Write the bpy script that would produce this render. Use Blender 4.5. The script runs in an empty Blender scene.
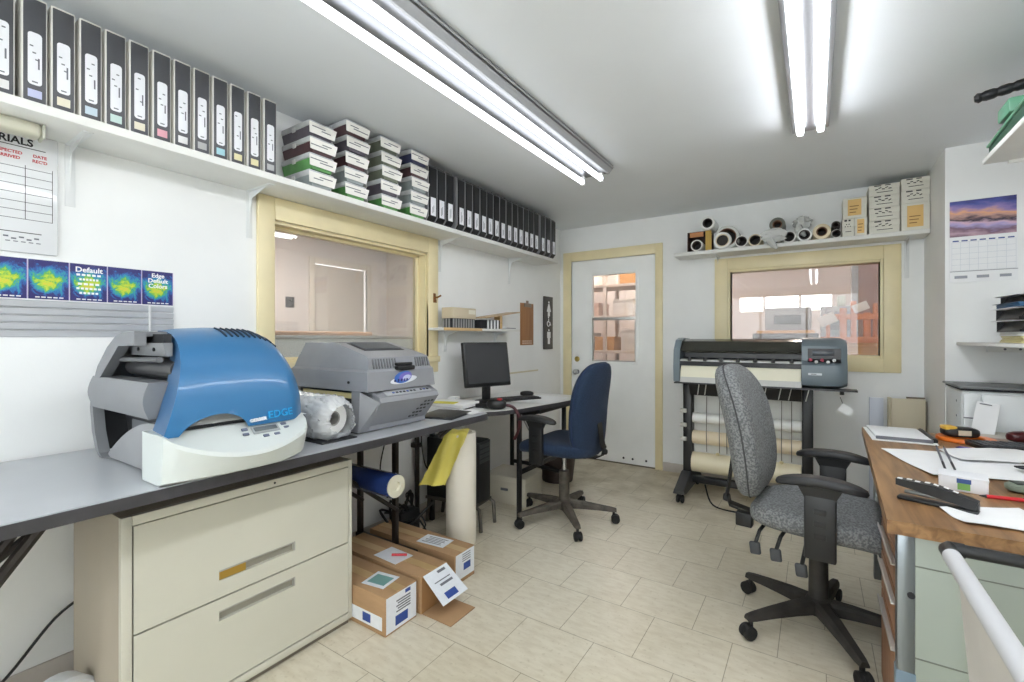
import bpy, bmesh, math, random
from mathutils import Vector, Matrix
random.seed(7)
PI=math.pi
COL=bpy.context.scene.collection
# ------------------------------------------------------------------ materials
def lin(c):
    return tuple((v/255/12.92) if v/255<=.04045 else ((v/255+.055)/1.055)**2.4 for v in c)
MATS={}
def mat(name,rgb,rough=.5,metal=0,noise=0,scale=8,bump=0,bscale=60,spec=.5,coat=0,alpha=1,trans=0,stretch=None):
    if name in MATS: return MATS[name]
    m=bpy.data.materials.new(name); m.use_nodes=True; MATS[name]=m
    nt=m.node_tree; b=nt.nodes['Principled BSDF']; c=lin(rgb)
    b.inputs['Base Color'].default_value=(*c,1); b.inputs['Roughness'].default_value=rough
    b.inputs['Metallic'].default_value=metal; b.inputs['Specular IOR Level'].default_value=spec
    b.inputs['Coat Weight'].default_value=coat; b.inputs['Alpha'].default_value=alpha
    b.inputs['Transmission Weight'].default_value=trans
    tc=nt.nodes.new('ShaderNodeTexCoord'); src=tc.outputs['Object']
    if stretch:
        mp=nt.nodes.new('ShaderNodeMapping'); mp.inputs['Scale'].default_value=stretch
        nt.links.new(src,mp.inputs[0]); src=mp.outputs[0]
    if noise:
        n=nt.nodes.new('ShaderNodeTexNoise'); n.inputs['Scale'].default_value=scale; n.inputs['Detail'].default_value=5
        r=nt.nodes.new('ShaderNodeValToRGB'); r.color_ramp.elements[0].position=.3; r.color_ramp.elements[1].position=.7
        r.color_ramp.elements[0].color=(*[v*(1-noise) for v in c],1); r.color_ramp.elements[1].color=(*[min(1,v*(1+noise)) for v in c],1)
        nt.links.new(src,n.inputs['Vector']); nt.links.new(n.outputs['Fac'],r.inputs[0]); nt.links.new(r.outputs[0],b.inputs['Base Color'])
    if bump:
        n2=nt.nodes.new('ShaderNodeTexNoise'); n2.inputs['Scale'].default_value=bscale; n2.inputs['Detail'].default_value=4
        bp=nt.nodes.new('ShaderNodeBump'); bp.inputs['Strength'].default_value=bump; bp.inputs['Distance'].default_value=.004
        nt.links.new(src,n2.inputs['Vector']); nt.links.new(n2.outputs['Fac'],bp.inputs['Height']); nt.links.new(bp.outputs[0],b.inputs['Normal'])
    return m
def emit(name,rgb,s):
    m=bpy.data.materials.new(name); m.use_nodes=True; nt=m.node_tree; nt.nodes.clear()
    e=nt.nodes.new('ShaderNodeEmission'); o=nt.nodes.new('ShaderNodeOutputMaterial')
    e.inputs[0].default_value=(*lin(rgb),1); e.inputs[1].default_value=s; nt.links.new(e.outputs[0],o.inputs[0]); return m
def glass(name,tint=(1,1,1),rough=0,refl=1.0,milk=0):
    m=bpy.data.materials.new(name); m.use_nodes=True; nt=m.node_tree; nt.nodes.clear()
    t=nt.nodes.new('ShaderNodeBsdfTransparent'); t.inputs[0].default_value=(*tint,1)
    g=nt.nodes.new('ShaderNodeBsdfGlossy'); g.inputs['Roughness'].default_value=rough
    fr=nt.nodes.new('ShaderNodeFresnel'); fr.inputs[0].default_value=1.5
    mx=nt.nodes.new('ShaderNodeMath'); mx.operation='MULTIPLY'; mx.inputs[1].default_value=refl
    mix=nt.nodes.new('ShaderNodeMixShader'); o=nt.nodes.new('ShaderNodeOutputMaterial')
    ge=nt.nodes.new('ShaderNodeNewGeometry'); io=nt.nodes.new('ShaderNodeMapRange'); io.inputs[3].default_value=1.5; io.inputs[4].default_value=1/1.5; nt.links.new(ge.outputs['Backfacing'],io.inputs[0]); nt.links.new(io.outputs[0],fr.inputs[0])
    nt.links.new(fr.outputs[0],mx.inputs[0]); nt.links.new(mx.outputs[0],mix.inputs[0]); nt.links.new(t.outputs[0],mix.inputs[1]); nt.links.new(g.outputs[0],mix.inputs[2])
    out=mix
    if milk:
        d=nt.nodes.new('ShaderNodeBsdfDiffuse'); d.inputs[0].default_value=(.8,.8,.8,1)
        m2=nt.nodes.new('ShaderNodeMixShader'); m2.inputs[0].default_value=milk
        nt.links.new(mix.outputs[0],m2.inputs[1]); nt.links.new(d.outputs[0],m2.inputs[2]); out=m2
    nt.links.new(out.outputs[0],o.inputs[0]); return m
def wood(name,c1,c2,rough=.4,axis='Y',scale=1.0):
    if name in MATS: return MATS[name]
    m=bpy.data.materials.new(name); m.use_nodes=True; MATS[name]=m; nt=m.node_tree; b=nt.nodes['Principled BSDF']
    tc=nt.nodes.new('ShaderNodeTexCoord'); mp=nt.nodes.new('ShaderNodeMapping')
    s={'Y':(30,2.0,30),'X':(2.0,30,30),'Z':(30,30,2.0)}[axis]; mp.inputs['Scale'].default_value=tuple(v*scale for v in s)
    n=nt.nodes.new('ShaderNodeTexNoise'); n.inputs['Scale'].default_value=1.6; n.inputs['Detail'].default_value=6; n.inputs['Distortion'].default_value=.6
    r=nt.nodes.new('ShaderNodeValToRGB'); r.color_ramp.elements[0].position=.36; r.color_ramp.elements[1].position=.64
    r.color_ramp.elements[0].color=(*lin(c1),1); r.color_ramp.elements[1].color=(*lin(c2),1)
    nt.links.new(tc.outputs['Object'],mp.inputs[0]); nt.links.new(mp.outputs[0],n.inputs['Vector']); nt.links.new(n.outputs['Fac'],r.inputs[0]); nt.links.new(r.outputs[0],b.inputs['Base Color'])
    b.inputs['Roughness'].default_value=rough; return m
# ------------------------------------------------------------------ mesh builder
def V(*a): return Vector(a)
class MB:
    def __init__(s): s.bm=bmesh.new()
    def _faces(s,vs,fs):
        v=[s.bm.verts.new(p) for p in vs]
        out=[]
        for f in fs:
            try: out.append(s.bm.faces.new([v[i] for i in f]))
            except ValueError: pass
        return v,out
    def box(s,x0,x1,y0,y1,z0,z1,bev=0,seg=2,M=None):
        P=[(x,y,z) for x in (x0,x1) for y in (y0,y1) for z in (z0,z1)]
        v,f=s._faces(P,[(0,1,3,2),(4,6,7,5),(0,4,5,1),(2,3,7,6),(0,2,6,4),(1,5,7,3)])
        geom=list({e for x in f for e in x.edges})
        if bev:
            r=bmesh.ops.bevel(s.bm,geom=geom,offset=bev,segments=seg,affect='EDGES',profile=.5)
            vs=list({q for x in r['faces'] for q in x.verts}|{q for q in v if q.is_valid})
        else: vs=v
        if M is not None:
            for q in vs: q.co=M@q.co
        return s
    def obox(s,c,size,rot=None,bev=0,seg=2):
        M=Matrix.Translation(c)@(rot.to_4x4() if rot else Matrix())
        a,b,d=[q/2 for q in size]; return s.box(-a,a,-b,b,-d,d,bev,seg,M)
    def loft(s,secs,cap=True,closed=True):
        rows=[[s.bm.verts.new(p) for p in sec] for sec in secs]; n=len(rows[0])
        for a,b in zip(rows,rows[1:]):
            for i in range(n if closed else n-1):
                j=(i+1)%n
                try: s.bm.faces.new((a[i],a[j],b[j],b[i]))
                except ValueError: pass
        if cap and closed:
            for r in (rows[0],rows[-1]):
                try: s.bm.faces.new(r)
                except ValueError: pass
        return s
    def tube(s,pts,r,seg=10,cap=True):
        pts=[Vector(p) for p in pts]; n=len(pts); rs=r if isinstance(r,(list,tuple)) else [r]*n
        secs=[]; up=None
        for i,p in enumerate(pts):
            t=(pts[min(i+1,n-1)]-pts[max(i-1,0)]).normalized()
            if up is None:
                up=t.orthogonal().normalized()
            up=(up-t*up.dot(t))
            up=up.normalized() if up.length>1e-6 else t.orthogonal().normalized()
            w=t.cross(up)
            secs.append([p+(up*math.cos(a)+w*math.sin(a))*rs[i] for a in (2*PI*k/seg for k in range(seg))])
        return s.loft(secs,cap)
    def lathe(s,prof,M=None,seg=24,cap=True):
        M=M or Matrix()
        return s.loft([[M@Vector((r*math.cos(2*PI*k/seg),r*math.sin(2*PI*k/seg),z)) for k in range(seg)] for r,z in prof],cap)
    def prism(s,poly,a0,a1,plane='xz'):
        f={'xz':lambda p,a:(p[0],a,p[1]),'yz':lambda p,a:(a,p[0],p[1]),'xy':lambda p,a:(p[0],p[1],a)}[plane]
        return s.loft([[f(p,a0) for p in poly],[f(p,a1) for p in poly]])
    def cushion(s,size,M,ex=.35,n=20,m=12,fn=None):
        # superellipsoid pad; size = full extents
        a,b,c=[q/2 for q in size]
        pw=lambda v,e: math.copysign(abs(v)**e,v)
        secs=[]
        for i in range(m+1):
            ph=-PI/2+PI*i/m
            row=[]
            for k in range(n):
                th=2*PI*k/n
                p=Vector((a*pw(math.cos(ph),ex)*pw(math.cos(th),ex),b*pw(math.cos(ph),ex)*pw(math.sin(th),ex),c*pw(math.sin(ph),.6)))
                if fn: p=fn(p)
                row.append(M@p)
            secs.append(row)
        return s.loft(secs,cap=False)
    def sheet(s,fn,nu,nv,thick=.0006):
        # closed thin sheet: fn(u,v)->Vector
        top=[[fn(i/nu,j/nv) for j in range(nv+1)] for i in range(nu+1)]
        d=Vector((0,0,thick))
        a=(top[1][0]-top[0][0]).cross(top[0][1]-top[0][0])
        if a.length>1e-9: d=a.normalized()*thick
        A=[[s.bm.verts.new(p) for p in r] for r in top]; B=[[s.bm.verts.new(p-d) for p in r] for r in top]
        for i in range(nu):
            for j in range(nv):
                s.bm.faces.new((A[i][j],A[i+1][j],A[i+1][j+1],A[i][j+1])); s.bm.faces.new((B[i][j],B[i][j+1],B[i+1][j+1],B[i+1][j]))
        for i in range(nu):
            s.bm.faces.new((A[i][0],B[i][0],B[i+1][0],A[i+1][0])); s.bm.faces.new((A[i][nv],A[i+1][nv],B[i+1][nv],B[i][nv]))
        for j in range(nv):
            s.bm.faces.new((A[0][j],A[0][j+1],B[0][j+1],B[0][j])); s.bm.faces.new((A[nu][j],B[nu][j],B[nu][j+1],A[nu][j+1]))
        return s
    def mesh(s,name,m,sharp=35):
        bmesh.ops.remove_doubles(s.bm,verts=s.bm.verts,dist=1e-6)
        bmesh.ops.recalc_face_normals(s.bm,faces=s.bm.faces)
        me=bpy.data.meshes.new(name); s.bm.to_mesh(me); s.bm.free(); me.materials.append(m)
        for p in me.polygons: p.use_smooth=True
        me.set_sharp_from_angle(angle=math.radians(sharp))
        return me
def obj(name,mb,m,parent=None,label=None,loc=None,rz=0,sharp=35):
    me=mb if isinstance(mb,bpy.types.Mesh) else mb.mesh(name,m,sharp)
    o=bpy.data.objects.new(name,me); COL.objects.link(o)
    if parent: o.parent=parent
    if loc: o.location=loc
    if rz: o.rotation_euler=(0,0,rz)
    if label: o['label']=label
    return o
def tag(o,label,cat,group=None):
    o['label']=label; o['category']=cat
    if group: o['group']=group
    return o
def thing(name,label,cat,loc=(0,0,0),rz=0,group=None):
    o=bpy.data.objects.new(name,None); o.empty_display_size=.05; COL.objects.link(o)
    o.location=loc; o.rotation_euler=(0,0,rz); return tag(o,label,cat,group)
def struct(name,mb,m,parent=None,loc=None):
    o=obj(name,mb,m,parent,loc=loc)
    if parent is None: o['kind']='structure'
    return o
def dup(root,label,loc=None,rz=None,group=None):
    kids={}
    for o in root.children_recursive: kids.setdefault(o.parent,[]).append(o)
    def cp(o,par):
        c=o.copy(); COL.objects.link(c)
        if par is not None: c.parent=par
        for k in kids.get(o,[]): cp(k,c)
        return c
    r=cp(root,None); r['label']=label
    if loc is not None: r.location=loc
    if rz is not None: r.rotation_euler=(0,0,rz)
    if group: r['group']=group
    return r
def text(name,body,size,m,parent,org,xd,ud,ext=.0004,align='LEFT',bold=0,sx=1):
    cu=bpy.data.curves.new(name,'FONT'); cu.body=body; cu.size=size; cu.extrude=ext; cu.align_x=align; cu.offset=bold; cu.resolution_u=3
    t=bpy.data.objects.new(name,cu); COL.objects.link(t)
    me=bpy.data.meshes.new_from_object(t.evaluated_get(bpy.context.evaluated_depsgraph_get()))
    bpy.data.objects.remove(t); bpy.data.curves.remove(cu)
    xd=Vector(xd).normalized(); ud=Vector(ud).normalized(); nd=xd.cross(ud)
    M=Matrix((( xd.x*sx,ud.x,nd.x,org[0]),(xd.y*sx,ud.y,nd.y,org[1]),(xd.z*sx,ud.z,nd.z,org[2]),(0,0,0,1)))
    me.transform(M); me.materials.clear(); me.materials.append(m)
    return obj(name,me,m,parent)
ORD=['first','second','third','fourth','fifth','sixth','seventh','eighth','ninth','tenth','eleventh','twelfth','thirteenth','fourteenth','fifteenth','sixteenth','seventeenth','eighteenth','nineteenth','twentieth']
RX=lambda a:Matrix.Rotation(a,3,'X'); RY=lambda a:Matrix.Rotation(a,3,'Y'); RZ=lambda a:Matrix.Rotation(a,3,'Z')
def axis_M(p,d):
    d=Vector(d).normalized(); return Matrix.Translation(p)@d.to_track_quat('Z','Y').to_matrix().to_4x4()
# common materials
white_paint=mat('wall_paint',(238,239,238),.55,noise=.03,scale=3,bump=.05,bscale=80)
ceil_paint=mat('ceiling_paint',(231,235,239),.8,noise=.02,scale=2)
cream=mat('cream_trim_paint',(234,220,178),.38,noise=.05,scale=6)
shelf_white=mat('white_shelf_paint',(228,228,224),.5,noise=.03,scale=9)
steel_white=mat('white_steel',(222,224,224),.4)
black_plastic=mat('black_plastic',(26,27,29),.42,noise=.1,scale=30)
dark_metal=mat('dark_metal',(40,34,31),.45,metal=.3,noise=.15,scale=20)
black_metal=mat('black_powder_metal',(22,22,24),.45,metal=.2)
paper=mat('white_paper',(236,237,238),.7,noise=.015,scale=20)
cardboard=mat('cardboard',(170,136,100),.8,noise=.06,scale=14,stretch=(1,1,5))
chrome=mat('chrome',(190,192,195),.2,metal=1)
rubber=mat('black_rubber',(20,20,20),.7,noise=.2,scale=40)
ink=mat('black_ink',(30,31,36),.7)
ink_grey=mat('grey_ink',(110,112,120),.7)
ink_blue=mat('blue_ink',(44,70,140),.6)
ink_red=mat('red_ink',(190,60,66),.6)
cable_m=mat('black_cable',(18,18,18),.5)
# ------------------------------------------------------------------ setting
W,B,CE,RWX,FRY=-2.23,4.328,2.345,1.0,-3.2
def floor_mat():
    m=bpy.data.materials.new('vinyl_tile'); m.use_nodes=True; nt=m.node_tree; b=nt.nodes['Principled BSDF']
    tc=nt.nodes.new('ShaderNodeTexCoord'); mp=nt.nodes.new('ShaderNodeMapping')
    mp.inputs['Location'].default_value=(1.051,-1.727,0); 
    br=nt.nodes.new('ShaderNodeTexBrick'); br.offset=.5; br.offset_frequency=2; br.squash=1
    br.inputs['Scale'].default_value=1; br.inputs['Brick Width'].default_value=.31; br.inputs['Row Height'].default_value=.302
    br.inputs['Mortar Size'].default_value=.0016; br.inputs['Mortar Smooth'].default_value=.2; br.inputs['Bias'].default_value=0
    br.inputs['Color1'].default_value=(*lin((230,223,205)),1); br.inputs['Color2'].default_value=(*lin((225,217,198)),1); br.inputs['Mortar'].default_value=(*lin((170,160,138)),1)
    nt.links.new(tc.outputs['Object'],mp.inputs[0]); nt.links.new(mp.outputs[0],br.inputs['Vector'])
    def nz(sc,det,lo,hi,c0,c1,st=None):
        n=nt.nodes.new('ShaderNodeTexNoise'); n.inputs['Scale'].default_value=sc; n.inputs['Detail'].default_value=det
        if st:
            k=nt.nodes.new('ShaderNodeMapping'); k.inputs['Scale'].default_value=st; nt.links.new(tc.outputs['Object'],k.inputs[0]); nt.links.new(k.outputs[0],n.inputs['Vector'])
        else: nt.links.new(tc.outputs['Object'],n.inputs['Vector'])
        r=nt.nodes.new('ShaderNodeValToRGB'); r.color_ramp.elements[0].position=lo; r.color_ramp.elements[1].position=hi
        r.color_ramp.elements[0].color=(*c0,1); r.color_ramp.elements[1].color=(*c1,1); nt.links.new(n.outputs['Fac'],r.inputs[0]); return r.outputs[0]
    def mul(a,c):
        x=nt.nodes.new('ShaderNodeMix'); x.data_type='RGBA'; x.blend_type='MULTIPLY'; x.inputs[0].default_value=1
        nt.links.new(a,x.inputs[6]); nt.links.new(c,x.inputs[7]); return x.outputs[2]
    c=mul(br.outputs['Color'],nz(14,6,.35,.6,(.90,.88,.85),(1,1,1),(1,3,1)))
    c=mul(c,nz(1.1,4,.3,.62,(.84,.82,.77),(1,1,1)))
    c=mul(c,nz(60,3,.28,.4,(.86,.84,.8),(1,1,1)))
    # grime that has been trodden in along the plotter
    n=nt.nodes.new('ShaderNodeTexNoise'); n.inputs['Scale'].default_value=5; n.inputs['Detail'].default_value=6; nt.links.new(tc.outputs['Object'],n.inputs['Vector'])
    sp=nt.nodes.new('ShaderNodeSeparateXYZ'); nt.links.new(tc.outputs['Object'],sp.inputs[0])
    mr=nt.nodes.new('ShaderNodeMapRange'); mr.inputs[1].default_value=2.7; mr.inputs[2].default_value=3.7; nt.links.new(sp.outputs[1],mr.inputs[0])
    mm=nt.nodes.new('ShaderNodeMath'); mm.operation='MULTIPLY'; nt.links.new(n.outputs['Fac'],mm.inputs[0]); nt.links.new(mr.outputs[0],mm.inputs[1])
    r=nt.nodes.new('ShaderNodeValToRGB'); r.color_ramp.elements[0].position=.3; r.color_ramp.elements[1].position=.7; r.color_ramp.elements[0].color=(1,1,1,1); r.color_ramp.elements[1].color=(.62,.57,.47,1)
    nt.links.new(mm.outputs[0],r.inputs[0]); c=mul(c,r.outputs[0])
    nt.links.new(c,b.inputs['Base Color']); b.inputs['Roughness'].default_value=.38; b.inputs['Specular IOR Level'].default_value=.35
    return m
struct('floor',MB().box(W-.12,RWX+.1,FRY-.1,B+.12,-.06,0),floor_mat())
struct('ceiling',MB().box(W-.12,RWX+.1,FRY-.1,B+.12,CE,CE+.06),ceil_paint)
m=MB()
m.box(W-.12,W,FRY-.1,1.25,0,CE).box(W-.12,W,2.335,B+.12,0,CE).box(W-.12,W,1.25,2.335,0,1.09).box(W-.12,W,1.25,2.335,1.80,CE)
struct('wall_left',m,white_paint)
m=MB()
m.box(W,-2.098,B,B+.12,0,CE).box(-2.098,-1.239,B,B+.12,2.005,CE).box(-1.239,-.61,B,B+.12,0,CE).box(-.61,.405,B,B+.12,0,1.085).box(-.61,.405,B,B+.12,1.785,CE).box(.405,.645,B,B+.12,0,CE)
struct('wall_back',m,white_paint)
struct('wall_corner',MB().box(.645,RWX,3.70,B+.12,0,CE),white_paint)
struct('wall_right',MB().box(RWX,RWX+.1,FRY-.1,B+.12,0,CE),white_paint)
struct('wall_front',MB().box(W,-2.0,FRY-.1,FRY,0,CE).box(.8,RWX,FRY-.1,FRY,0,CE).box(-2.0,.8,FRY-.1,FRY,0,.72).box(-2.0,.8,FRY-.1,FRY,2.2,CE),white_paint)
w=struct('added_window',MB().box(-1.97,.77,FRY-.06,FRY-.055,.75,2.17),glass('added_window_glass',(.97,.98,.98),0,1,.0))  # unseen window added behind the camera to let in fill light
m=MB()
for a,b_,c,d in ((-2.0,-1.95,.72,2.2),(.75,.8,.72,2.2),(-1.95,.75,.72,.77),(-1.95,.75,2.15,2.2),(-1.07,-1.03,.77,2.15),(-.17,-.13,.77,2.15)): m.box(a,b_,FRY-.08,FRY-.03,c,d,.004)
obj('window_frame',m,cream,w)
base_m=mat('baseboard_vinyl',(150,128,110),.5,noise=.1,scale=8)
struct('baseboard_left',MB().box(W,W+.012,FRY,B,0,.1,.003),mat('baseboard_paint',(196,188,180),.5,noise=.08,scale=5))
struct('baseboard_back',MB().box(-1.17,.645,B-.012,B,0,.08,.003),mat('baseboard_paint',(196,188,180)))
# left window: casing, jambs, pane
gl=glass('window_glass',(.93,.94,.93),0,1.5,.10)
w=struct('window_1',MB().box(-2.318,-2.312,1.255,2.33,1.095,1.795),gl)
m=MB()
x0,x1=W,W+.022
m.box(x0,x1,1.173,1.255,.985,1.91,.004).box(x0,x1,2.33,2.425,.985,1.91,.004).box(x0,x1,1.255,2.33,1.80,1.909,.004).box(x0,x1+.02,1.173,2.425,1.055,1.095,.004).box(x0,x1,1.255,2.33,.985,1.056,.004)
struct('trim_1',m,cream)
m=MB()
for y0,y1,z0,z1 in ((1.25,1.262,1.09,1.80),(2.318,2.335,1.09,1.80),(1.25,2.335,1.09,1.102),(1.25,2.335,1.785,1.80)): m.box(W-.12,W-.001,y0,y1,z0,z1)
for y0,y1,z0,z1 in ((1.262,1.285,1.1,1.79),(2.295,2.318,1.1,1.79),(1.262,2.318,1.1,1.12),(1.262,2.318,1.77,1.79)): m.box(-2.308,-2.285,y0,y1,z0,z1,.003)
obj('window_frame',m,cream,w)
hk=MB().tube([(W+.022,2.385,1.50),(W+.05,2.385,1.50),(W+.06,2.41,1.515)],.006,8).tube([(W+.022,2.385,1.49),(W+.045,2.375,1.48),(W+.06,2.36,1.465)],.005,8).box(W+.02,W+.026,2.372,2.398,1.465,1.53,.003)
o=obj('window_hook',hk,mat('brass_hook',(150,110,70),.35,metal=.8)); tag(o,'small bronze hook on the right side of the left window casing','hook')
# back window
w=struct('window_2',MB().box(-.61,.405,B+.05,B+.056,1.085,1.785),glass('window_glass_back',(.95,.93,.92),0,.8,.05))
m=MB()
y0,y1=B-.022,B
m.box(-.727,-.625,y0,y1,.967,1.90,.004).box(.42,.519,y0,y1,.967,1.90,.004).box(-.625,.42,y0,y1,1.80,1.90,.004).box(-.625,.42,y0,y1,.967,1.07,.004)
struct('trim_2',m,cream)
m=MB()
for a,b_,c,d in ((-.63,-.605,1.065,1.805),(.40,.425,1.065,1.805),(-.605,.40,1.065,1.09),(-.605,.40,1.78,1.805)): m.box(a,b_,B-.01,B+.11,c,d,.003)
obj('window_frame',m,cream,w)
# door in the back wall
door_m=mat('door_paint',(246,247,245),.42,noise=.03,scale=4)
m=MB()
for a,b_,c,d in ((-2.096,-1.898,.012,2.0),(-1.407,-1.241,.012,2.0),(-1.898,-1.407,.012,.97),(-1.898,-1.407,1.866,2.0)): m.box(a,b_,B+.004,B+.045,c,d)
d=struct('door_1',m,door_m)
alu=mat('aluminium',(178,178,176),.35,metal=.8)
m=MB()
for a,b_,c,e in ((-1.90,-1.875,.965,1.87),(-1.43,-1.405,.965,1.87),(-1.876,-1.429,.965,.99),(-1.876,-1.429,1.845,1.87)): m.box(a,b_,B-.006,B+.05,c,e,.003)
obj('window_frame',m,door_m,d)
m=MB().box(-1.875,-1.43,B-.004,B+.02,1.395,1.425,.003).box(-1.875,-1.865,B,B+.02,.99,1.395).box(-1.44,-1.43,B,B+.02,.99,1.395).box(-1.875,-1.43,B,B+.02,.99,1.002)
obj('sash',m,alu,d)
obj('glass_pane',MB().box(-1.876,-1.429,B+.022,B+.027,.98,1.85),glass('door_glass',(.95,.93,.91),0,1.6,.06),d)
obj('knob',MB().lathe([(.0,0),(.026,0),(.026,.006),(.011,.008),(.011,.03),(.024,.036),(.028,.048),(.024,.06),(0,.064)],axis_M((-2.04,B+.004,.875),(0,-1,0)),20),chrome,d)
obj('deadbolt',MB().lathe([(0,0),(.027,0),(.027,.008),(.018,.012),(.018,.016),(0,.016)],axis_M((-2.04,B+.004,1.005),(0,-1,0)),20),mat('brass',(186,166,96),.3,metal=1),d)
for k,x in enumerate((-1.55,-1.46,-1.33)): obj('screw',MB().lathe([(0,0),(.011,0),(.009,.005),(0,.005)],axis_M((x,B+.004,.06),(0,-1,0)),10),ink,d)
m=MB().box(-2.19,-2.10,B-.02,B,0,2.098,.004).box(-1.24,-1.173,B-.02,B,0,2.098,.004).box(-2.10,-1.24,B-.02,B,2.004,2.098,.004)
struct('trim_3',m,cream)
struct('trim_4',MB().box(-2.098,-1.24,B-.005,B+.12,0,.012,.003),mat('threshold_metal',(120,112,100),.4,metal=.6))
# pale panel joint strip on the left wall over the computer desk
struct('trim_5',MB().box(W,W+.006,2.95,3.85,.905,.918),mat('panel_joint',(212,204,180),.6))
# ------------------------------------------------------------------ rooms seen through the panes
shop_w=mat('workshop_wall_paint',(214,210,208),.7); shop_p=mat('workshop_side_paint',(206,180,170),.7,noise=.1,scale=3)
struct('floor_2',MB().box(-5,5,B+.13,10.3,-.06,0),mat('workshop_concrete',(150,140,132),.6,noise=.1,scale=4))
struct('ceiling_2',MB().box(-5,5,B+.12,10.3,2.75,2.8),mat('workshop_ceiling',(214,200,190),.8,noise=.1,scale=3))
fw=9.6
m=MB()
wins=((-1.18,-.80),(-.76,-.24),(-.20,.24))
m.box(-5,5,fw,fw+.1,0,1.71).box(-5,5,fw,fw+.1,1.97,2.75)
xs=[-5]+[v for p in wins for v in p]+[5]
for a,b_ in zip(xs[0::2],xs[1::2]): m.box(a,b_,fw,fw+.1,1.71,1.97)
struct('wall_workshop',m,shop_w)
struct('wall_workshop_left',MB().box(-5.1,-5,B+.12,10.3,0,2.75),shop_p)
struct('wall_workshop_right',MB().box(5,5.1,B+.12,10.3,0,2.75),shop_p)
struct('wall_workshop_front',MB().box(-5,W-.12,B+.12,B+.2,0,2.75).box(RWX,5,B+.12,B+.2,0,2.75),shop_w)
# office behind the left window
off_w=mat('office_wall_paint',(214,208,206),.7)
OX=-4.9
struct('floor_3',MB().box(OX-.1,W-.12,-.5,4.44,-.06,0),mat('office_floor',(150,140,130),.6))
struct('ceiling_3',MB().box(OX-.1,W-.12,-.5,4.44,2.40,2.45),mat('office_ceiling',(205,203,203),.8))
struct('wall_office',MB().box(OX-.1,OX,-.5,3.25,0,2.4).box(OX-.1,OX,4.0,4.44,0,2.4).box(OX-.1,OX,3.25,4.0,2.1,2.4),off_w)
struct('wall_office_right',MB().box(OX,W-.125,4.34,4.44,0,2.4),mat('office_side_paint',(206,199,192),.7))
struct('wall_office_left',MB().box(OX,W-.12,-.5,-.4,0,2.4),off_w)
struct('door_2',MB().box(OX-.06,OX-.02,3.27,3.98,0,2.09,.004),mat('office_door',(204,196,186),.6))
struct('trim_6',MB().box(OX,OX+.02,3.18,3.25,0,2.17,.004).box(OX,OX+.02,4.0,4.07,0,2.17,.004).box(OX,OX+.02,3.25,4.0,2.1,2.17,.004),mat('office_trim',(216,208,196),.6))
# ------------------------------------------------------------------ lamps
tube_e=emit('fluorescent_tube',(247,250,255),2.5)
right_e=emit('fluorescent_tube_bright',(247,250,255),15.5)
rear_e=emit('added_rear_tube',(246,250,255),1.6)
def strip_light(name,label,x,y0,y1,z,group,w=.24,dx=.055,em=None):
    t=thing(name,label,'light fixture',(x,(y0+y1)/2,CE),group=group); L=(y1-y0)/2; zc=z-CE
    if w<.22: prof=[(-w/2,-.001),(-w/2,-.043),(-w/2+.004,-.045),(w/2-.004,-.045),(w/2,-.043),(w/2,-.001)]
    else: prof=[(-w/2,-.001),(-w/2,-.02),(-.5*w+.03,-.045),(.5*w-.03,-.045),(w/2,-.02),(w/2,-.001)]
    obj('housing',MB().prism(prof,-L,L,'xz'),mat('strip_aluminium',(176,178,182),.38,metal=1) if w<.22 else mat('reflector_aluminium',(140,142,146),.35,metal=1),t)
    if w>.2:
        for s in (-1,1): obj('side_wing',MB().prism([(s*(w/2+.002),-.012),(s*(w/2-.028),-.047),(s*.095,-.047),(s*.095,-.050),(s*(w/2-.027),-.050),(s*(w/2+.004),-.013)],-L,L,'xz'),mat('wing_enamel',(160,162,165),.45),t)
    for s in (-1,1):
        obj('fluorescent_tube',MB().tube([(s*dx,-L+.04,zc),(s*dx,L-.04,zc)],.0165,12),em or tube_e,t)
    for e in (-1,1):
        for s in (-1,1):
            obj('lamp_holder',MB().box(s*dx-.012,s*dx+.012,e*(L-.03)-.012,e*(L-.03)+.012,zc-.02,-.044,.002),mat('lamp_holder_white',(225,225,225),.4),t)
    return t
G='fluorescent ceiling strips'
strip_light('fluorescent_fixture','long twin-tube fluorescent strip on the ceiling nearer the left wall',-1.235,.45,2.88,2.262,G,.27,.065)
strip_light('fluorescent_fixture','twin-tube fluorescent strip on the ceiling at the right',-.02,.43,2.86,2.284,G,.16,.044,right_e)
for x in (-1.235,-.02):
    pass
# unseen strips added behind the camera to brighten the room
a=strip_light('fluorescent_fixture','added fill light, twin-tube ceiling strip behind the viewpoint on the left side',-1.235,-2.6,-.2,2.262,G,.27,.065,rear_e)
b_=strip_light('fluorescent_fixture','added fill light, twin-tube ceiling strip behind the viewpoint on the right side',-.02,-2.1,.38,2.284,G,.16,.044,right_e)
shop_e=emit('workshop_fill_tube',(255,244,234),80.0)  # ceiling strips added out of view to light the workshop
for i,(x,y) in enumerate(((-2.4,6.2),(-.2,7.4),(2.2,6.2),(-3.4,8.6))):
    t=thing('workshop_fill_lamp',['added fill strip on the workshop ceiling beyond the door glass','added fill strip on the workshop ceiling beyond the back window','added workshop fill strip far to the right beyond the back window','added workshop fill strip in the far left corner beyond the door'][i],'light fixture',(x,y,2.75),group='added workshop fill lamps')
    obj('housing',MB().box(-.08,.08,-.65,.65,-.05,0,.01),mat('fixture_enamel',(214,216,218)),t)
    obj('fluorescent_tube',MB().tube([(0,-.6,-.075),(0,.6,-.075)],.02,10),shop_e,t)
t=thing('office_lamp','bright ceiling lamp in the office behind the left window','light fixture',(-3.9,2.3,2.40))
obj('housing',MB().box(-.32,.32,-.2,.2,-.05,0,.01),mat('fixture_enamel',(214,216,218)),t)
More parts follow.
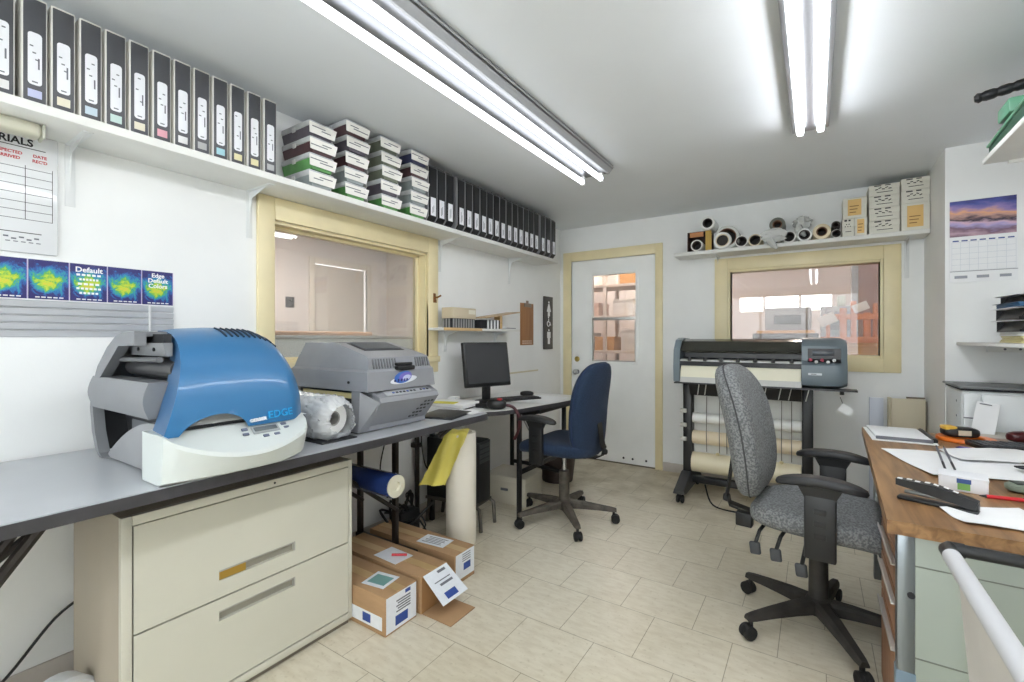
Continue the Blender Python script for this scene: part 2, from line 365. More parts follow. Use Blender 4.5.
obj('diffuser',MB().box(-.29,.29,-.17,.17,-.065,-.05,.004),emit('office_diffuser',(255,250,244),26),t)
t=thing('office_lamp','added fill lamp, out of view further back in the office behind the left window','light fixture',(-3.3,3.5,2.40))  # second lamp added out of view to brighten the office side wall
obj('housing',MB().box(-.32,.32,-.2,.2,-.05,-.001,.01),mat('lamp_housing_white',(214,216,218)),t)
obj('diffuser',MB().box(-.29,.29,-.17,.17,-.065,-.05,.004),emit('added_office_diffuser',(255,250,244),14),t)
# world = bright overcast sky outside the workshop windows
wd=bpy.data.worlds.new('World'); bpy.context.scene.world=wd; wd.use_nodes=True
bg=wd.node_tree.nodes['Background']; bg.inputs[0].default_value=(.93,.97,1,1); bg.inputs[1].default_value=4.0
# camera
cd=bpy.data.cameras.new('camera'); cam=bpy.data.objects.new('camera',cd); COL.objects.link(cam)
cam.location=(0,0,1.22); cam.rotation_euler=(PI/2,0,math.atan((815-512)/462)); cd.sensor_width=36; cd.sensor_fit='HORIZONTAL'; cd.lens=462*36/1024; cd.shift_y=-3/1024; cd.clip_start=.05
sc=bpy.context.scene; sc.camera=cam
sc.view_settings.view_transform='Standard'; sc.view_settings.look='None'; sc.view_settings.gamma=1; sc.view_settings.use_curve_mapping=False; sc.view_settings.exposure=1.02
try:
    sc.cycles.max_bounces=10; sc.cycles.diffuse_bounces=6; sc.cycles.transparent_max_bounces=12; sc.cycles.use_denoising=True; sc.cycles.sample_clamp_indirect=6; sc.cycles.caustics_reflective=False; sc.cycles.caustics_refractive=False
except Exception: pass
# ------------------------------------------------------------------ long wall shelf on the left wall
def bracket_mesh(depth=.2,drop=.22):
    # pressed steel bracket, local: wall at x=0, up plate at z=0
    m=MB()
    m.box(0,.004,-.014,.014,-drop,0,.001).box(0,depth,-.014,.014,-.004,0,.001)
    m.prism([(.002,-.002),(depth*.8,-.002),(.03,-.035),(.014,-.09),(.002,-drop*.95)],-.0015,.0015,'xz')
    return m
t=thing('wall_shelf','long white shelf high on the left wall, full of binders and cases','shelf',(W,2,1.91))
obj('board',MB().box(0,.245,-1.85,1.81,0,.03,.003),shelf_white,t)
bm_=bracket_mesh().mesh('bracket',steel_white)
for y in (.515,1.14,2.46,3.35):
    obj('bracket',bm_,steel_white,t,loc=(0,y-2,0))
# binders
vinyl_grey=mat('binder_vinyl',(74,75,80),.35,noise=.06,scale=12); vinyl_edge=mat('binder_edge',(214,212,206),.5)
strips={'blue':(186,190,220),'cream':(222,216,196),'pale blue':(190,206,218),'pale green':(190,212,208),'pink':(220,160,172),'white':(222,222,222),'grey':(168,168,170),'turquoise':(160,204,214),'yellow':(220,212,168)}
scol=['white','blue','cream','pale blue','pale green','cream','pink','white','grey','turquoise','yellow','yellow','grey']
by=[.279,.349,.414,.481,.546,.612,.680,.746,.812,.879,.946,1.014,1.083]
binder0=None
lab_m=mat('spine_label_paper',(232,233,238),.45,noise=.02,scale=30)
bmesh_cache={}
for i,(y,sn) in enumerate(zip(by,scol)):
    h=.325; wd_=.058
    lab=f'{ORD[i]} thick grey binder from the left on the long wall shelf, {sn} strip'
    t=thing('ring_binder',lab,'binder',(W+.005,y+.004,1.941),group='thick binders on the left wall shelf')
    if not bmesh_cache:
        bmesh_cache['edge']=MB().box(.01,.222,.0,wd_,0,h,.004).mesh('cover',vinyl_edge)
        m=MB().box(.012,.2235,.004,wd_-.003,.004,h-.006,.003); bmesh_cache['spine']=m.mesh('spine',vinyl_grey)
        bmesh_cache['hold']=MB().prism([(.014+.026*(0),0)]+[],0,0) if False else None
        def rr(x0,x1,z0,z1,r,n=5):
            P=[]
            for cx,cz,a0 in ((x1-r,z1-r,0),(x0+r,z1-r,90),(x0+r,z0+r,180),(x1-r,z0+r,270)):
                for k in range(n+1):
                    a=math.radians(a0+90*k/n); P.append((cx+r*math.cos(a),cz+r*math.sin(a)))
            return P
        bmesh_cache['label']=MB().prism(rr(.014,.045,.055,.215,.009),.2235,.2243,'yz').mesh('spine_label',lab_m)
        bmesh_cache['marks']=None
    obj('cover',bmesh_cache['edge'],None,t)
    s_=obj('spine',bmesh_cache['spine'],None,t)
    l_=obj('spine_label',bmesh_cache['label'],None,s_,label='white rounded spine label')
    m=MB()
    for k in range(3):
        zz=.115+.012*((i*3+k*2)%5)+k*.016; yy=.018+.006*((i+k)%3)
        m.box(.2243,.2246,yy,yy+.008,zz,zz+.004)
    m.box(.2243,.2246,.036,.040,.105,.135+.004*(i%3)).box(.2243,.2246,.023,.036,.062,.066)
    obj('lettering',m,ink_grey,l_)
    st_m=mat('strip_'+sn.replace(' ','_'),strips[sn],.5)
    obj('colour_strip',MB().box(.2235,.2242,.014,.045,.016,.042 if sn!='blue' else .040),st_m,s_,label=sn+' strip')
# cartridge cases, four stacks
case_cols=[(92,86,96),(84,58,62),(92,150,84),(150,158,158),(70,74,104),(120,126,110)]
clear_m=mat('case_plastic_clear',(188,190,192),.3,noise=.12,scale=20)
endl=mat('cartridge_label',(240,238,232),.5)
stack_y=[1.288,1.487,1.716,1.936]; counts=[4,5,5,5]; nm=['first','second','third','fourth']
posn={4:['bottom','second from the bottom','second from the top','top'],5:['bottom','second from the bottom','middle','second from the top','top']}
csh={}
for s in range(4):
    for k in range(counts[s]):
        z=1.941+.0785*k; jx=random.uniform(-.008,.008); jy=random.uniform(-.006,.006)
        ci=[3,2,1,0][k] if s==0 else (random.randrange(6) if k else 2)
        t=thing('cartridge_case',f'white-ended cartridge case, {posn[counts[s]][k]} one in the {nm[s]} stack right of the binders','cartridge case',(W+.01+jx,stack_y[s]+jy,z),0,'cartridge cases stacked on the left wall shelf')
        if not csh:
            def ring(x,y0,y1,z0,z1,tp): return [(x,y0+tp,z0),(x,y1-tp,z0),(x,y1,z1),(x,y0,z1)]
            csh['tray']=None
        cm=mat('case_body_%d'%ci,case_cols[ci],.4,noise=.15,scale=25)
        obj('tray',MB().loft([ring(.0,.012,.136,.0,.05,.012),ring(.235,.012,.136,.0,.05,.012)]),cm,t)
        obj('lid',MB().box(.0,.238,.006,.142,.050,.0765,.006),clear_m,t)
        e=obj('end_label',MB().loft([[(.240,.006,.014),(.240,.138,.014),(.246,.148,.062),(.246,.0,.062)],[(.244,.006,.013),(.244,.138,.013),(.250,.148,.062),(.250,.0,.062)]]),endl,t,label='white end label')
        m=MB()
        for q in range(2): m.obox((.2478+.001*q,.05+.04*((k+q+s)%2),.034+.011*q),(.0012,.05+.02*((k+s+q)%3),.004),RY(.12))
        obj('lettering',m,ink_grey,e)
        obj('latch',MB().box(.10,.125,.002,.008,.04,.062,.002),mat('latch_white',(220,220,218),.4),t)
# black cases
cy=[2.0,2.081,2.160,2.242,2.355,2.438,2.520,2.605,2.684,2.765,2.848,2.935,3.020,3.102,3.187,3.269,3.352,3.463,3.560,3.660]
blk=mat('case_black',(24,25,28),.3,noise=.1,scale=30); case_side=mat('case_grey_side',(140,140,143),.4)
cw=.079; prof=[(.0,.0),(.225,.0),(.247,.028),(.247,.335),(.232,.355),(.0,.355)]
M1=MB().prism(prof,0,.007,'xz').mesh('shell_side',case_side)
M2=MB().prism([(.004,.004),(.223,.004),(.244,.03),(.244,.333),(.23,.351),(.004,.351)],.007,cw,'xz').mesh('shell',blk)
M2b=MB().prism([(.2,.012),(.229,.008),(.2505,.032),(.2505,.330),(.236,.348),(.2,.348)],.013,cw-.004,'xz').mesh('front_panel',blk)
M3=MB().box(.2505,.2515,.022,cw-.012,.036,.148,.0004).mesh('label',lab_m)
for i,y in enumerate(cy[1:]):
    t=thing('storage_case',f'{ORD[i]} slim black storage case, counted from the cartridge stacks toward the door','storage case',(W+.003,y,1.941),0,'slim black cases at the end of the left wall shelf')
    obj('shell',M2,None,t); obj('shell_side',M1,None,t,label='pale grey side'); f_=obj('front_panel',M2b,None,t); l_=obj('label',M3,None,f_,label='white label')
    obj('lettering',MB().box(.2515,.2518,.036,.04,.05,.09+.01*(i%4)).box(.2515,.2518,.046,.05,.06,.10+.008*(i%3)),ink_grey,l_)
# ------------------------------------------------------------------ things on the left wall
wx=W+.001
t=thing('wall_chart','white MATERIALS record board at the left edge, above the colour posters','chart',(W,.25,1.5))
obj('board',MB().box(0,.012,-.26,.232,.006,.41,.005).mesh('board',mat('whiteboard_gloss',(228,230,232),.15,coat=.3)),None,t)
obj('heading',MB().box(.012,.0124,-.25,.20,.358,.3605),ink,t)
text('heading_text','MATERIALS',.033,ink,t,(.0125,.170,.367),(0,1,0),(0,0,1),bold=.0009,align='RIGHT',sx=1.0)
m=MB()
for k in range(7): m.box(.012,.0124,-.25,.217,.118+.0285*k,.1195+.0285*k)
for y in (-.12,.02,.151,.217): m.box(.012,.0124,y-.0008,y+.0008,.118,.30)
m.box(.012,.0124,-.2,.19,.072,.0745)
obj('table_lettering',m,ink,t)
for b,y,z in (('INSPECTED',.110,.333),('ARRIVED',.112,.316),('DATE',.186,.333),("REC'D",.186,.316)): text('column_heading',b,.0135,ink_red,t,(.0125,y,z),(0,1,0),(0,0,1),align='CENTER',bold=.0004)
m=MB()
for k in range(5): m.box(.012,.0124,.10+.018*k,.112+.018*k,.054-.006*(k%2),.059-.006*(k%2)).box(.012,.0124,.105+.018*k,.116+.018*k,.040,.043)
obj('lettering',m,ink_grey,t)
obj('red_mark',MB().box(.012,.0124,-.04,-.008,.078,.094,.0001),ink_red,t)
# rolled-up cover clip over the chart
t=thing('paper_roll_holder','cream tube-shaped holder under the shelf above the record board','holder',(-2.11,.2,1.865))
obj('tube',MB().box(-.03,.03,-.35,.215,0,.0445,.012,3),mat('holder_cream',(206,204,186),.5),t)
obj('end_cap',MB().box(-.033,.033,.215,.223,-.002,.0448,.006),mat('holder_cap',(190,190,178),.5),t)
# posters
def poster_mat():
    m=bpy.data.materials.new('poster_print'); m.use_nodes=True; nt=m.node_tree; b=nt.nodes['Principled BSDF']; b.inputs['Roughness'].default_value=.35
    tc=nt.nodes.new('ShaderNodeTexCoord'); n=nt.nodes.new('ShaderNodeTexNoise'); n.inputs['Scale'].default_value=24; n.inputs['Detail'].default_value=8; n.inputs['Roughness'].default_value=.78; n.inputs['Distortion'].default_value=1.1
    nt.links.new(tc.outputs['Object'],n.inputs['Vector'])
    # strength of the drawing in the middle of the sheet
    sp=nt.nodes.new('ShaderNodeSeparateXYZ'); nt.links.new(tc.outputs['Object'],sp.inputs[0])
    gr=nt.nodes.new('ShaderNodeVectorMath'); gr.operation='LENGTH'; k=nt.nodes.new('ShaderNodeMapping'); k.inputs['Scale'].default_value=(0,8,9); nt.links.new(tc.outputs['Object'],k.inputs[0]); nt.links.new(k.outputs[0],gr.inputs[0])
    mr=nt.nodes.new('ShaderNodeMapRange'); mr.inputs[1].default_value=.15; mr.inputs[2].default_value=.62; mr.inputs[3].default_value=.30; mr.inputs[4].default_value=-.10; nt.links.new(gr.outputs['Value'],mr.inputs[0])
    ad=nt.nodes.new('ShaderNodeMath'); nt.links.new(n.outputs['Fac'],ad.inputs[0]); nt.links.new(mr.outputs[0],ad.inputs[1])
    r=nt.nodes.new('ShaderNodeValToRGB'); cr=r.color_ramp
    for p,c in ((.5,(36,34,104)),(.58,(30,96,170)),(.66,(40,150,170)),(.72,(70,170,80)),(.8,(190,210,50)),(.9,(214,196,60))):
        e=cr.elements.new(p); e.color=(*lin(c),1)
    cr.elements.remove(cr.elements[0]); cr.elements.remove(cr.elements[-1])
    nt.links.new(ad.outputs[0],r.inputs[0]); nt.links.new(r.outputs[0],b.inputs['Base Color']); return m
pm=poster_mat(); pw_=mat('poster_border',(150,140,190),.4)
PY=[(.24,.343),(.345,.408),(.41,.513),(.515,.619),(.621,.725),(.727,.832)]
PY=[(.305,.408),(.41,.513),(.515,.619),(.621,.725),(.727,.832)]
plab=['leftmost blue and green abstract print in the strip below the record board','second blue and green abstract print from the left in the poster strip','middle blue print in the poster strip, covered with lines of white lettering','fourth blue and green abstract print from the left in the poster strip','rightmost blue print in the poster strip with three lines of white lettering']
for i,(a,b_) in enumerate(PY):
    t=thing('poster',plab[i],'poster',(W,(a+b_)/2,1.42),0,'strip of five colour prints on the left wall'); h=(b_-a)/2
    obj('sheet',MB().box(0,.0015,-h,h,-.066,.069),pm,t)
    obj('border',MB().box(0.0005,.0018,h-.0022,h,-.066,.069),pw_,t)
    wt=paper
    if i==2:
        text('lettering','Default',.026,wt,t,(.0018,0,.040),(0,1,0),(0,0,1),align='CENTER',bold=.0006)
        m=MB()
        for k in range(5):
            L=.036-.004*((k*2)%3); n_=(5,6,4,6,5)[k]
            for q in range(n_): m.box(.0015,.0019,-L+q*2*L/n_+.001,-L+(q+.78)*2*L/n_,.026-.0165*k,.0335-.0165*k)
        obj('small_lettering',m,wt,t)
    if i==4:
        for k,bb in enumerate(('Edge','Default','Colors')): text('lettering',bb,.023,wt,t,(.0018,0,.044-.021*k),(0,1,0),(0,0,1),align='CENTER',bold=.0006)
    m=MB()
    for q in range(5): m.box(.0015,.0019,-.035+q*.015,-.035+q*.015+.011,-.061,-.057)
    obj('caption_lettering',m,wt,t)
slat=mat('brushed_aluminium',(196,198,202),.4,metal=.15,noise=.03,scale=4,stretch=(1,1,20))
t=thing('slat_panel','silver ribbed strip panel on the left wall below the posters','panel',(W,.4,1.223))
m=MB()
for k in range(5): m.prism([(0,.0255*k),(.006,.0255*k+.002),(.011,.0255*k+.020),(.004,.0255*k+.0248),(0,.0248+.0255*k)],-.5,.345,'xz')
obj('slats',m,slat,t)
m=MB()
for k in range(5): m.prism([(0,.0255*k),(.005,.0255*k+.002),(.009,.0255*k+.020),(.004,.0255*k+.0248),(0,.0248+.0255*k)],.352,.432,'xz')
obj('end_slats',m,slat,t); obj('divider',MB().box(0,.013,.345,.352,0,.127),mat('divider_white',(214,214,216),.4),t)
# small shelf with its load
t=thing('wall_shelf','short wood-edged shelf on the left wall above the computer monitor','shelf',(W,2.78,1.272))
obj('board',MB().box(.025,.165,-.46,.49,0,.018,.002),shelf_white,t)
obj('front_edge',MB().box(.165,.171,-.46,-.04,-.001,.019,.001),wood('pale_wood',(196,160,110),(214,182,134),.5,'Y'),t)
for y in (-.26,.35): obj('bracket',bracket_mesh(.14,.15),steel_white,t,loc=(0,y,0))
SS=1.2905
t=thing('cassette_box','cream-topped box with black ribbed side at the left on the short shelf','box',(W+.09,2.555,SS))
obj('body',MB().box(-.03,.062,-.13,.12,0,.066),ink,t); m=MB()
for k in range(9): m.box(.062,.066,-.128+.0278*k,-.114+.0278*k,.002,.064)
for k in range(3): m.box(-.025+.026*k,-.012+.026*k,-.134,-.13,.002,.064)
obj('rib',m,mat('rib_grey',(150,150,150),.5),t)
obj('lid',MB().box(-.034,.068,-.134,.125,.066,.142,.004),mat('cream_card',(204,190,164),.6),t); obj('lid_label',MB().box(.068,.0688,.04,.115,.10,.13),mat('label_cream_white',(226,222,206),.6),t)
t=thing('sample_chips','row of black and white sample chips under the tilted board on the short shelf','samples',(W+.10,2.86,SS))
m=MB()
for k in range(4): m.box(-.05,.055,-.03+.042*k,-.012+.042*k,.0,.07,.002)
obj('white_chip',m,paper,t); m=MB().box(-.048,.05,-.11,-.032,0,.066)
for k in range(4): m.box(-.048,.05,-.0118+.042*k,.0118+.042*k,0,.068)
obj('black_chip',m,ink,t)
t=thing('wood_offcut','thin pale board lying tilted across the short shelf','board',(W+.115,2.99,1.372))
obj('panel',MB().obox((0,.02,.030),(.14,.48,.008),RX(.13),.001),wood('pale_wood_dim',(176,150,118),(200,176,144),.5,'Y'),t)
obj('prop',MB().box(-.03,.03,.02,.05,-.0795,.024,.002),wood('pale_wood',(0,0,0),(0,0,0)),t)
t=thing('paper_sheaf','thin pile of white papers at the right end of the short shelf','paper',(W+.10,3.13,SS))
for k,(a,c_) in enumerate(((.0,paper),(.01,ink_grey),(-.01,paper))): obj('sheet',MB().obox((0,a,.003+.006*k),(.12,.16,.005),RZ(.08*k),.0005),c_,t)
# clipboard and restroom sign
brown=wood('hardboard',(150,104,66),(166,118,76),.5,'Z')
t=thing('clipboard','narrow brown clipboard hung on the left wall beside the door','clipboard',(W,3.647,1.155))
obj('board',MB().box(0,.006,-.115,.115,0,.385,.003),brown,t); obj('clip',MB().box(.006,.016,-.06,.06,.35,.385,.003).box(.006,.01,-.02,.02,.385,.41,.002),mat('clip_steel',(140,130,120),.35,metal=.8),t)
m=MB()
for k in range(5): m.box(.006,.0065,-.085+.035*k,-.06+.035*k,.012,.024).box(.006,.0065,-.085+.035*k,-.058+.035*k,.032,.042)
obj('printed_lettering',m,mat('clipboard_print',(220,190,170),.5),t)
t=thing('restroom_sign','tall dark sign with white figures next to the door','sign',(W,4.037,1.11))
obj('panel',MB().box(0,.02,-.085,.085,0,.52,.003),mat('sign_dark',(70,66,64),.45),t)
def person(z,dress):
    m=MB(); ct=(0,z+.062)
    m.prism([(.012*math.cos(a),z+.062+.012*math.sin(a)) for a in (2*PI*k/12 for k in range(12))],.02,.0215,'yz')
    if dress: m.prism([(-.012,z+.046),(.012,z+.046),(.042,z-.03),(-.042,z-.03)],.02,.0215,'yz')
    else: m.prism([(-.034,z+.046),(.034,z+.046),(.034,z-.015),(.022,z-.015),(.022,z-.03),(-.022,z-.03),(-.022,z-.015),(-.034,z-.015)],.02,.0215,'yz')
    for s in (-1,1): m.box(.02,.0215,s*.0115-.0095,s*.0115+.0095,z-.075,z-.028)
    return m
obj('woman_pictogram',person(.40,True),paper,t); obj('man_pictogram',person(.125,False),paper,t)
m=MB().prism([(-.008+.011*math.cos(a),.315+.011*math.sin(a)) for a in (2*PI*k/12 for k in range(12))],.02,.0215,'yz')
m.tube([(.021,-.008,.30),(.021,-.006,.268),(.021,.018,.266),(.021,.026,.238),(.021,.036,.24)],.0055,8)
m.tube([(.021,-.01+.026*math.cos(a),.252+.026*math.sin(a)) for a in (math.radians(110+24*k) for k in range(11))],.004,8)
obj('wheelchair_pictogram',m,paper,t)
# ------------------------------------------------------------------ long table by the left wall
TZ=.814
t=thing('folding_table','long folding table with pale grey top and dark edge along the left wall','table',(-1.85,.8,0))
lam=mat('table_laminate',(182,185,190),.28,noise=.03,scale=6,spec=.5); edge_m=mat('table_edge',(58,57,60),.5,noise=.15,scale=30)
ox,oy=-1.85,.8
def rrect(x0,x1,y0,y1,r,n=6):
    P=[]
    for cx,cy,a0 in ((x1-r,y1-r,0),(x0+r,y1-r,90),(x0+r,y0+r,180),(x1-r,y0+r,270)):
        for k in range(n+1):
            a=math.radians(a0+90*k/n); P.append((cx+r*math.cos(a),cy+r*math.sin(a)))
    return P
obj('edge_band',MB().prism(rrect(-.37,.376,-1.2,1.235,.04),.780,.811,'xy'),edge_m,t)
obj('tabletop',MB().prism(rrect(-.366,.372,-1.196,1.231,.036),.811,.8145,'xy'),lam,t)
def leg_set(y,sgn):
    m=[]
    for x in (.01,-.27):
        obj('leg',MB().box(x-.015,x+.015,y-.012,y+.012,.14,.772,.003),dark_metal,t)
    obj('foot_bar',MB().box(-.29,.16,y-.018,y+.018,.105,.142,.006),dark_metal,t)
    obj('cross_bar',MB().box(-.27,.01,y-.01,y+.01,.73,.755,.002),dark_metal,t)
    for x in (.01,-.27):
        obj('brace',MB().tube([(x+.02,y,.32),(x+.02,y-sgn*.58,.77)],.011,8),dark_metal,t)
    for x in (-.26,.12): obj('foot_block',MB().box(x-.03,x+.03,y-.03,y+.03,0,.105,.004),mat('block_wood',(120,96,70),.8),t)
leg_set(.89,1)
leg_set(-.92,-1)
obj('brace',MB().tube([(.29,-.93,.14),(.29,-.485,.775)],.014,8),dark_metal,t); obj('brace',MB().tube([(.262,-.95,.14),(.262,-.52,.775)],.012,8),dark_metal,t)
obj('end_brace',MB().tube([(.20,1.17,.775),(.10,1.12,.68)],.010,8),dark_metal,t); obj('end_brace',MB().tube([(.24,1.14,.775),(.14,1.09,.68)],.010,8),dark_metal,t)
# ------------------------------------------------------------------ lateral filing cabinet
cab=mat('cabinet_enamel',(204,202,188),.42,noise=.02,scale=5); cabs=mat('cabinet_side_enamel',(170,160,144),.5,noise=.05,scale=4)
t=thing('filing_cabinet','wide beige two-drawer filing cabinet under the long table','cabinet',(-1.88,.893,0))
X0,X1,Y0,Y1=-.217,.217,-.400,.39
m=MB().box(X0,X1-.022,Y0,Y1,.02,.70,.003); obj('body',m,cabs,t)
m=MB().box(X1-.022,X1,Y0,Y0+.026,.02,.70,.002).box(X1-.022,X1,Y1-.018,Y1,.02,.70,.002).box(X1-.022,X1,Y0+.026,Y1-.018,.672,.70,.002).box(X1-.022,X1,Y0+.026,Y1-.018,.02,.048,.002)
obj('front_frame',m,cab,t)
obj('plinth',MB().box(X0+.01,X1-.012,Y0+.01,Y1-.01,0,.03),mat('plinth_dark',(110,104,92),.6),t)
def drawer(z0,z1,sz,insert):
    y0,y1=Y0+.029,Y1-.021; a,b_=-.14,.13
    m=MB()
    for p in ((y0,a,z0,z1),(b_,y1,z0,z1),(a,b_,z0,sz),(a,b_,sz+.032,z1)): m.box(X1-.02,X1+.001,*p)
    d=obj('drawer',m,cab,t)
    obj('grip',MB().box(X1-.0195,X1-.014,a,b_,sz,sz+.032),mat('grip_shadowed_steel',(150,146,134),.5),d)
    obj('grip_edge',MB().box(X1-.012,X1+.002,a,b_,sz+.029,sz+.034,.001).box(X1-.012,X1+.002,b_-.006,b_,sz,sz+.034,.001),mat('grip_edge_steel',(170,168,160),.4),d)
    if insert: obj('label_insert',MB().box(X1-.014,X1-.002,a,a+.088,sz+.001,sz+.029),mat('brass_insert',(176,142,62),.45,metal=.5),d)
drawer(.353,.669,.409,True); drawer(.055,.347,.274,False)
obj('lock',MB().lathe([(0,0),(.004,0),(.004,.002),(0,.003)],axis_M((X1,.05,.687),(1,0,0)),12),ink,t)
# ------------------------------------------------------------------ blue-hooded thermal printer
pg=mat('printer_grey',(128,130,134),.42,noise=.03,scale=10); pdk=mat('printer_dark',(42,43,46),.5); pblue=mat('printer_blue',(48,112,162),.36,noise=.02,scale=5,coat=.2); pblue2=mat('printer_blue_side',(54,96,138),.4)
pwh=mat('printer_white',(204,210,208),.38,noise=.015,scale=6)
t=thing('thermal_printer','large vinyl printer with blue hood and pale grey base on the long table','printer',(-1.75,.75,TZ))
O=Vector((-1.75,.75,TZ)); L_=lambda x,y,z:Vector((x,y,z))-O
def prof_y(poly,y0,y1): 
    m=MB(); return m.loft([[L_(x,y0,z) for x,z in poly],[L_(x,y1,z) for x,z in poly]])
outer=[(-1.585,.820),(-1.95,.820),(-2.0,.822),(-2.04,.84),(-2.075,.90),(-2.095,.98),(-2.085,1.04),(-2.02,1.125),(-1.93,1.19),(-1.85,1.228),(-1.80,1.237),(-1.60,1.240),(-1.585,1.0)]
inner=[(x*.96-.070,z*.94+.058) for x,z in outer]
obj('inner_core',prof_y([(-1.64,.83),(-2.0,.83),(-2.06,.95),(-2.045,1.04),(-1.96,1.14),(-1.85,1.19),(-1.70,1.19),(-1.64,1.08)],.622,.64),pdk,t)
obj('rear_panel',MB().loft([[L_(x,y,z) for x,y,z in ((-2.088,.566,.90),(-2.06,.566,.835),(-2.05,.566,.835),(-2.075,.566,.90),(-2.078,.566,1.04),(-2.088,.566,1.04))],[L_(x,y,z) for x,y,z in ((-2.088,.99,.90),(-2.06,.99,.835),(-2.05,.99,.835),(-2.075,.99,.90),(-2.078,.99,1.04),(-2.088,.99,1.04))]]),pdk,t)
obj('bay_ceiling',MB().box(-1.87+1.75,-1.64+1.75,.588-.75,.608-.75,1.18-TZ,1.232-TZ),pdk,t)
# rear shell behind the hood
obj('rear_shell',prof_y([(-2.095,.98),(-2.085,1.04),(-2.02,1.125),(-1.93,1.19),(-1.85,1.228),(-1.80,1.237),(-1.72,1.240),(-1.72,1.225),(-1.80,1.222),(-1.85,1.213),(-1.92,1.177),(-2.005,1.115),(-2.07,1.035),(-2.08,.98)],.566,.66),pg,t)
# side frame with two openings
fr=MB()
def add(poly,y0=.535,y1=.565): fr.loft([[L_(x,y0,z) for x,z in poly],[L_(x,y1,z) for x,z in poly]])
add([(-1.70,1.24),(-1.80,1.237),(-1.85,1.228),(-1.93,1.19),(-2.02,1.125),(-2.085,1.04),(-2.03,1.05),(-1.99,1.092),(-1.83,1.195),(-1.70,1.197)])
add([(-2.085,1.04),(-2.095,.98),(-2.075,.90),(-2.04,.84),(-2.0,.822),(-1.97,.822),(-2.005,.835),(-2.045,.90),(-2.068,.985),(-2.03,1.05)])
obj('side_frame',fr,pg,t)
mb_=MB(); n=8
secs=[]
for k in range(n+1):
    a=PI*k/n; y=.537-.014*math.sin(a); z=1.09-.105*k/n
    secs.append((y,z))
poly=[(y,z) for y,z in secs]+[(.60,.985),(.60,1.09)]
mb_.loft([[L_(-2.072,y,z) for y,z in poly],[L_(-1.60,y,z) for y,z in poly]]); obj('side_bulge',mb_,pg,t)
obj('upper_plate',MB().loft([[L_(x,y,z) for x,y,z in q] for q in ([(-1.86,.575,1.205),(-1.61,.575,1.205),(-1.61,.585,1.165),(-1.90,.585,1.165)],[(-1.86,.60,1.205),(-1.61,.60,1.205),(-1.61,.60,1.165),(-1.90,.60,1.165)])]),pg,t)
for x in (-1.80,-1.68): obj('screw',MB().lathe([(0,0),(.006,0),(.006,.003),(0,.003)],axis_M(L_(x,.578,1.185),(0,-1,0)),10),ink,t)
obj('guide_rod',MB().tube([L_(-1.92,.565,1.150),L_(-1.60,.565,1.156)],.008,10),mat('rod_grey',(96,97,100),.4),t)
obj('vinyl_roll',MB().tube([L_(-1.955,.62,1.125),L_(-1.60,.62,1.125)],.030,18),mat('roll_dark_grey',(70,70,73),.35,noise=.2,scale=15),t)
# curved media guide in the lower opening
g=MB(); secs=[]
for k in range(9):
    a=math.radians(10+80*k/8); secs.append((-1.60-.40*(k/8)**.9,.97-.145*(k/8)**1.7))
poly=secs+[(-2.0,.822),(-1.60,.822)]
obj('media_guide',prof_y(poly,.555,.62),mat('media_guide_grey',(146,147,150),.35),t)
# hood
zt=[(0,1.243),(.12,1.252),(.35,1.257),(.60,1.252),(.74,1.226),(.85,1.165),(.93,1.09),(.98,1.01),(1,.955)]
def interp(tb,u):
    for (a,va),(b,vb) in zip(tb,tb[1:]):
        if u<=b: return va+(vb-va)*(u-a)/(b-a)
    return tb[-1][1]
def smooth_top(u):
    return sum(interp(zt,min(1,max(0,u+d))) for d in (-.04,-.02,0,.02,.04))/5
def hood_pt(u,a,off=0):
    # a: 0 front bottom .. 90 crest .. 180 rear bottom
    top=smooth_top(u); zb=.945
    if .08<u<.44 and a<90: zb=.945+.050*math.sin(PI*(u-.08)/.36)**.5
    rad=math.radians(a if a<=90 else 180-a); c,s=math.cos(rad),math.sin(rad)
    e=2/2.3
    z=.945+(top-.945)*s**e
    xf=.314-.19*max(0,(u-.71)/.29)**2
    x=-1.79+((xf+off)*c**e if a<=90 else -(.20+off)*c**e)
    z=max(z,zb)
    yl=.527+.33*(z-.945)*(1 if a<=90 else .5)+(.0 if a<=90 else .14*min(1,(a-90)/30)); y=yl+(1.03-yl)*u
    return L_(x,y,z+off)
h=MB(); us=[k/40 for k in range(41)]; as_=[0,3,6,9,12,16,20,26,33,40,48,56,64,72,80,90,105,120,135,150,165,180]
rows=[[h.bm.verts.new(hood_pt(u,a)) for a in as_] for u in us]
for r0,r1 in zip(rows,rows[1:]):
    for i in range(len(as_)-1): h.bm.faces.new((r0[i],r0[i+1],r1[i+1],r1[i]))
h.bm.faces.new(rows[-1])
ho=obj('hood',h,pblue,t,sharp=50)
sd=MB(); A_=[]; B_=[]
for a in as_[:16]:
    p=hood_pt(0,a); A_.append(p); B_.append(p+Vector((-.085*math.cos(math.radians(a))**.5-.03,.012,-.004)))
va=[sd.bm.verts.new(p) for p in A_]; vb=[sd.bm.verts.new(p) for p in B_]
for i in range(len(va)-1): sd.bm.faces.new((va[i],va[i+1],vb[i+1],vb[i]))
obj('hood_side',sd,pblue2,t)
for k in range(10):
    u=.34+.046*k
    m=MB().tube([hood_pt(u,a,.0015) for a in (62,68,74,80)],.0036,6)
    obj('vent_slot',m,mat('slot_dark',(24,44,66),.6),ho)
obj('front_inner',MB().box(-1.60+1.75,-1.515+1.75,.58-.75,.80-.75,.94-TZ,1.01-TZ),pdk,t)
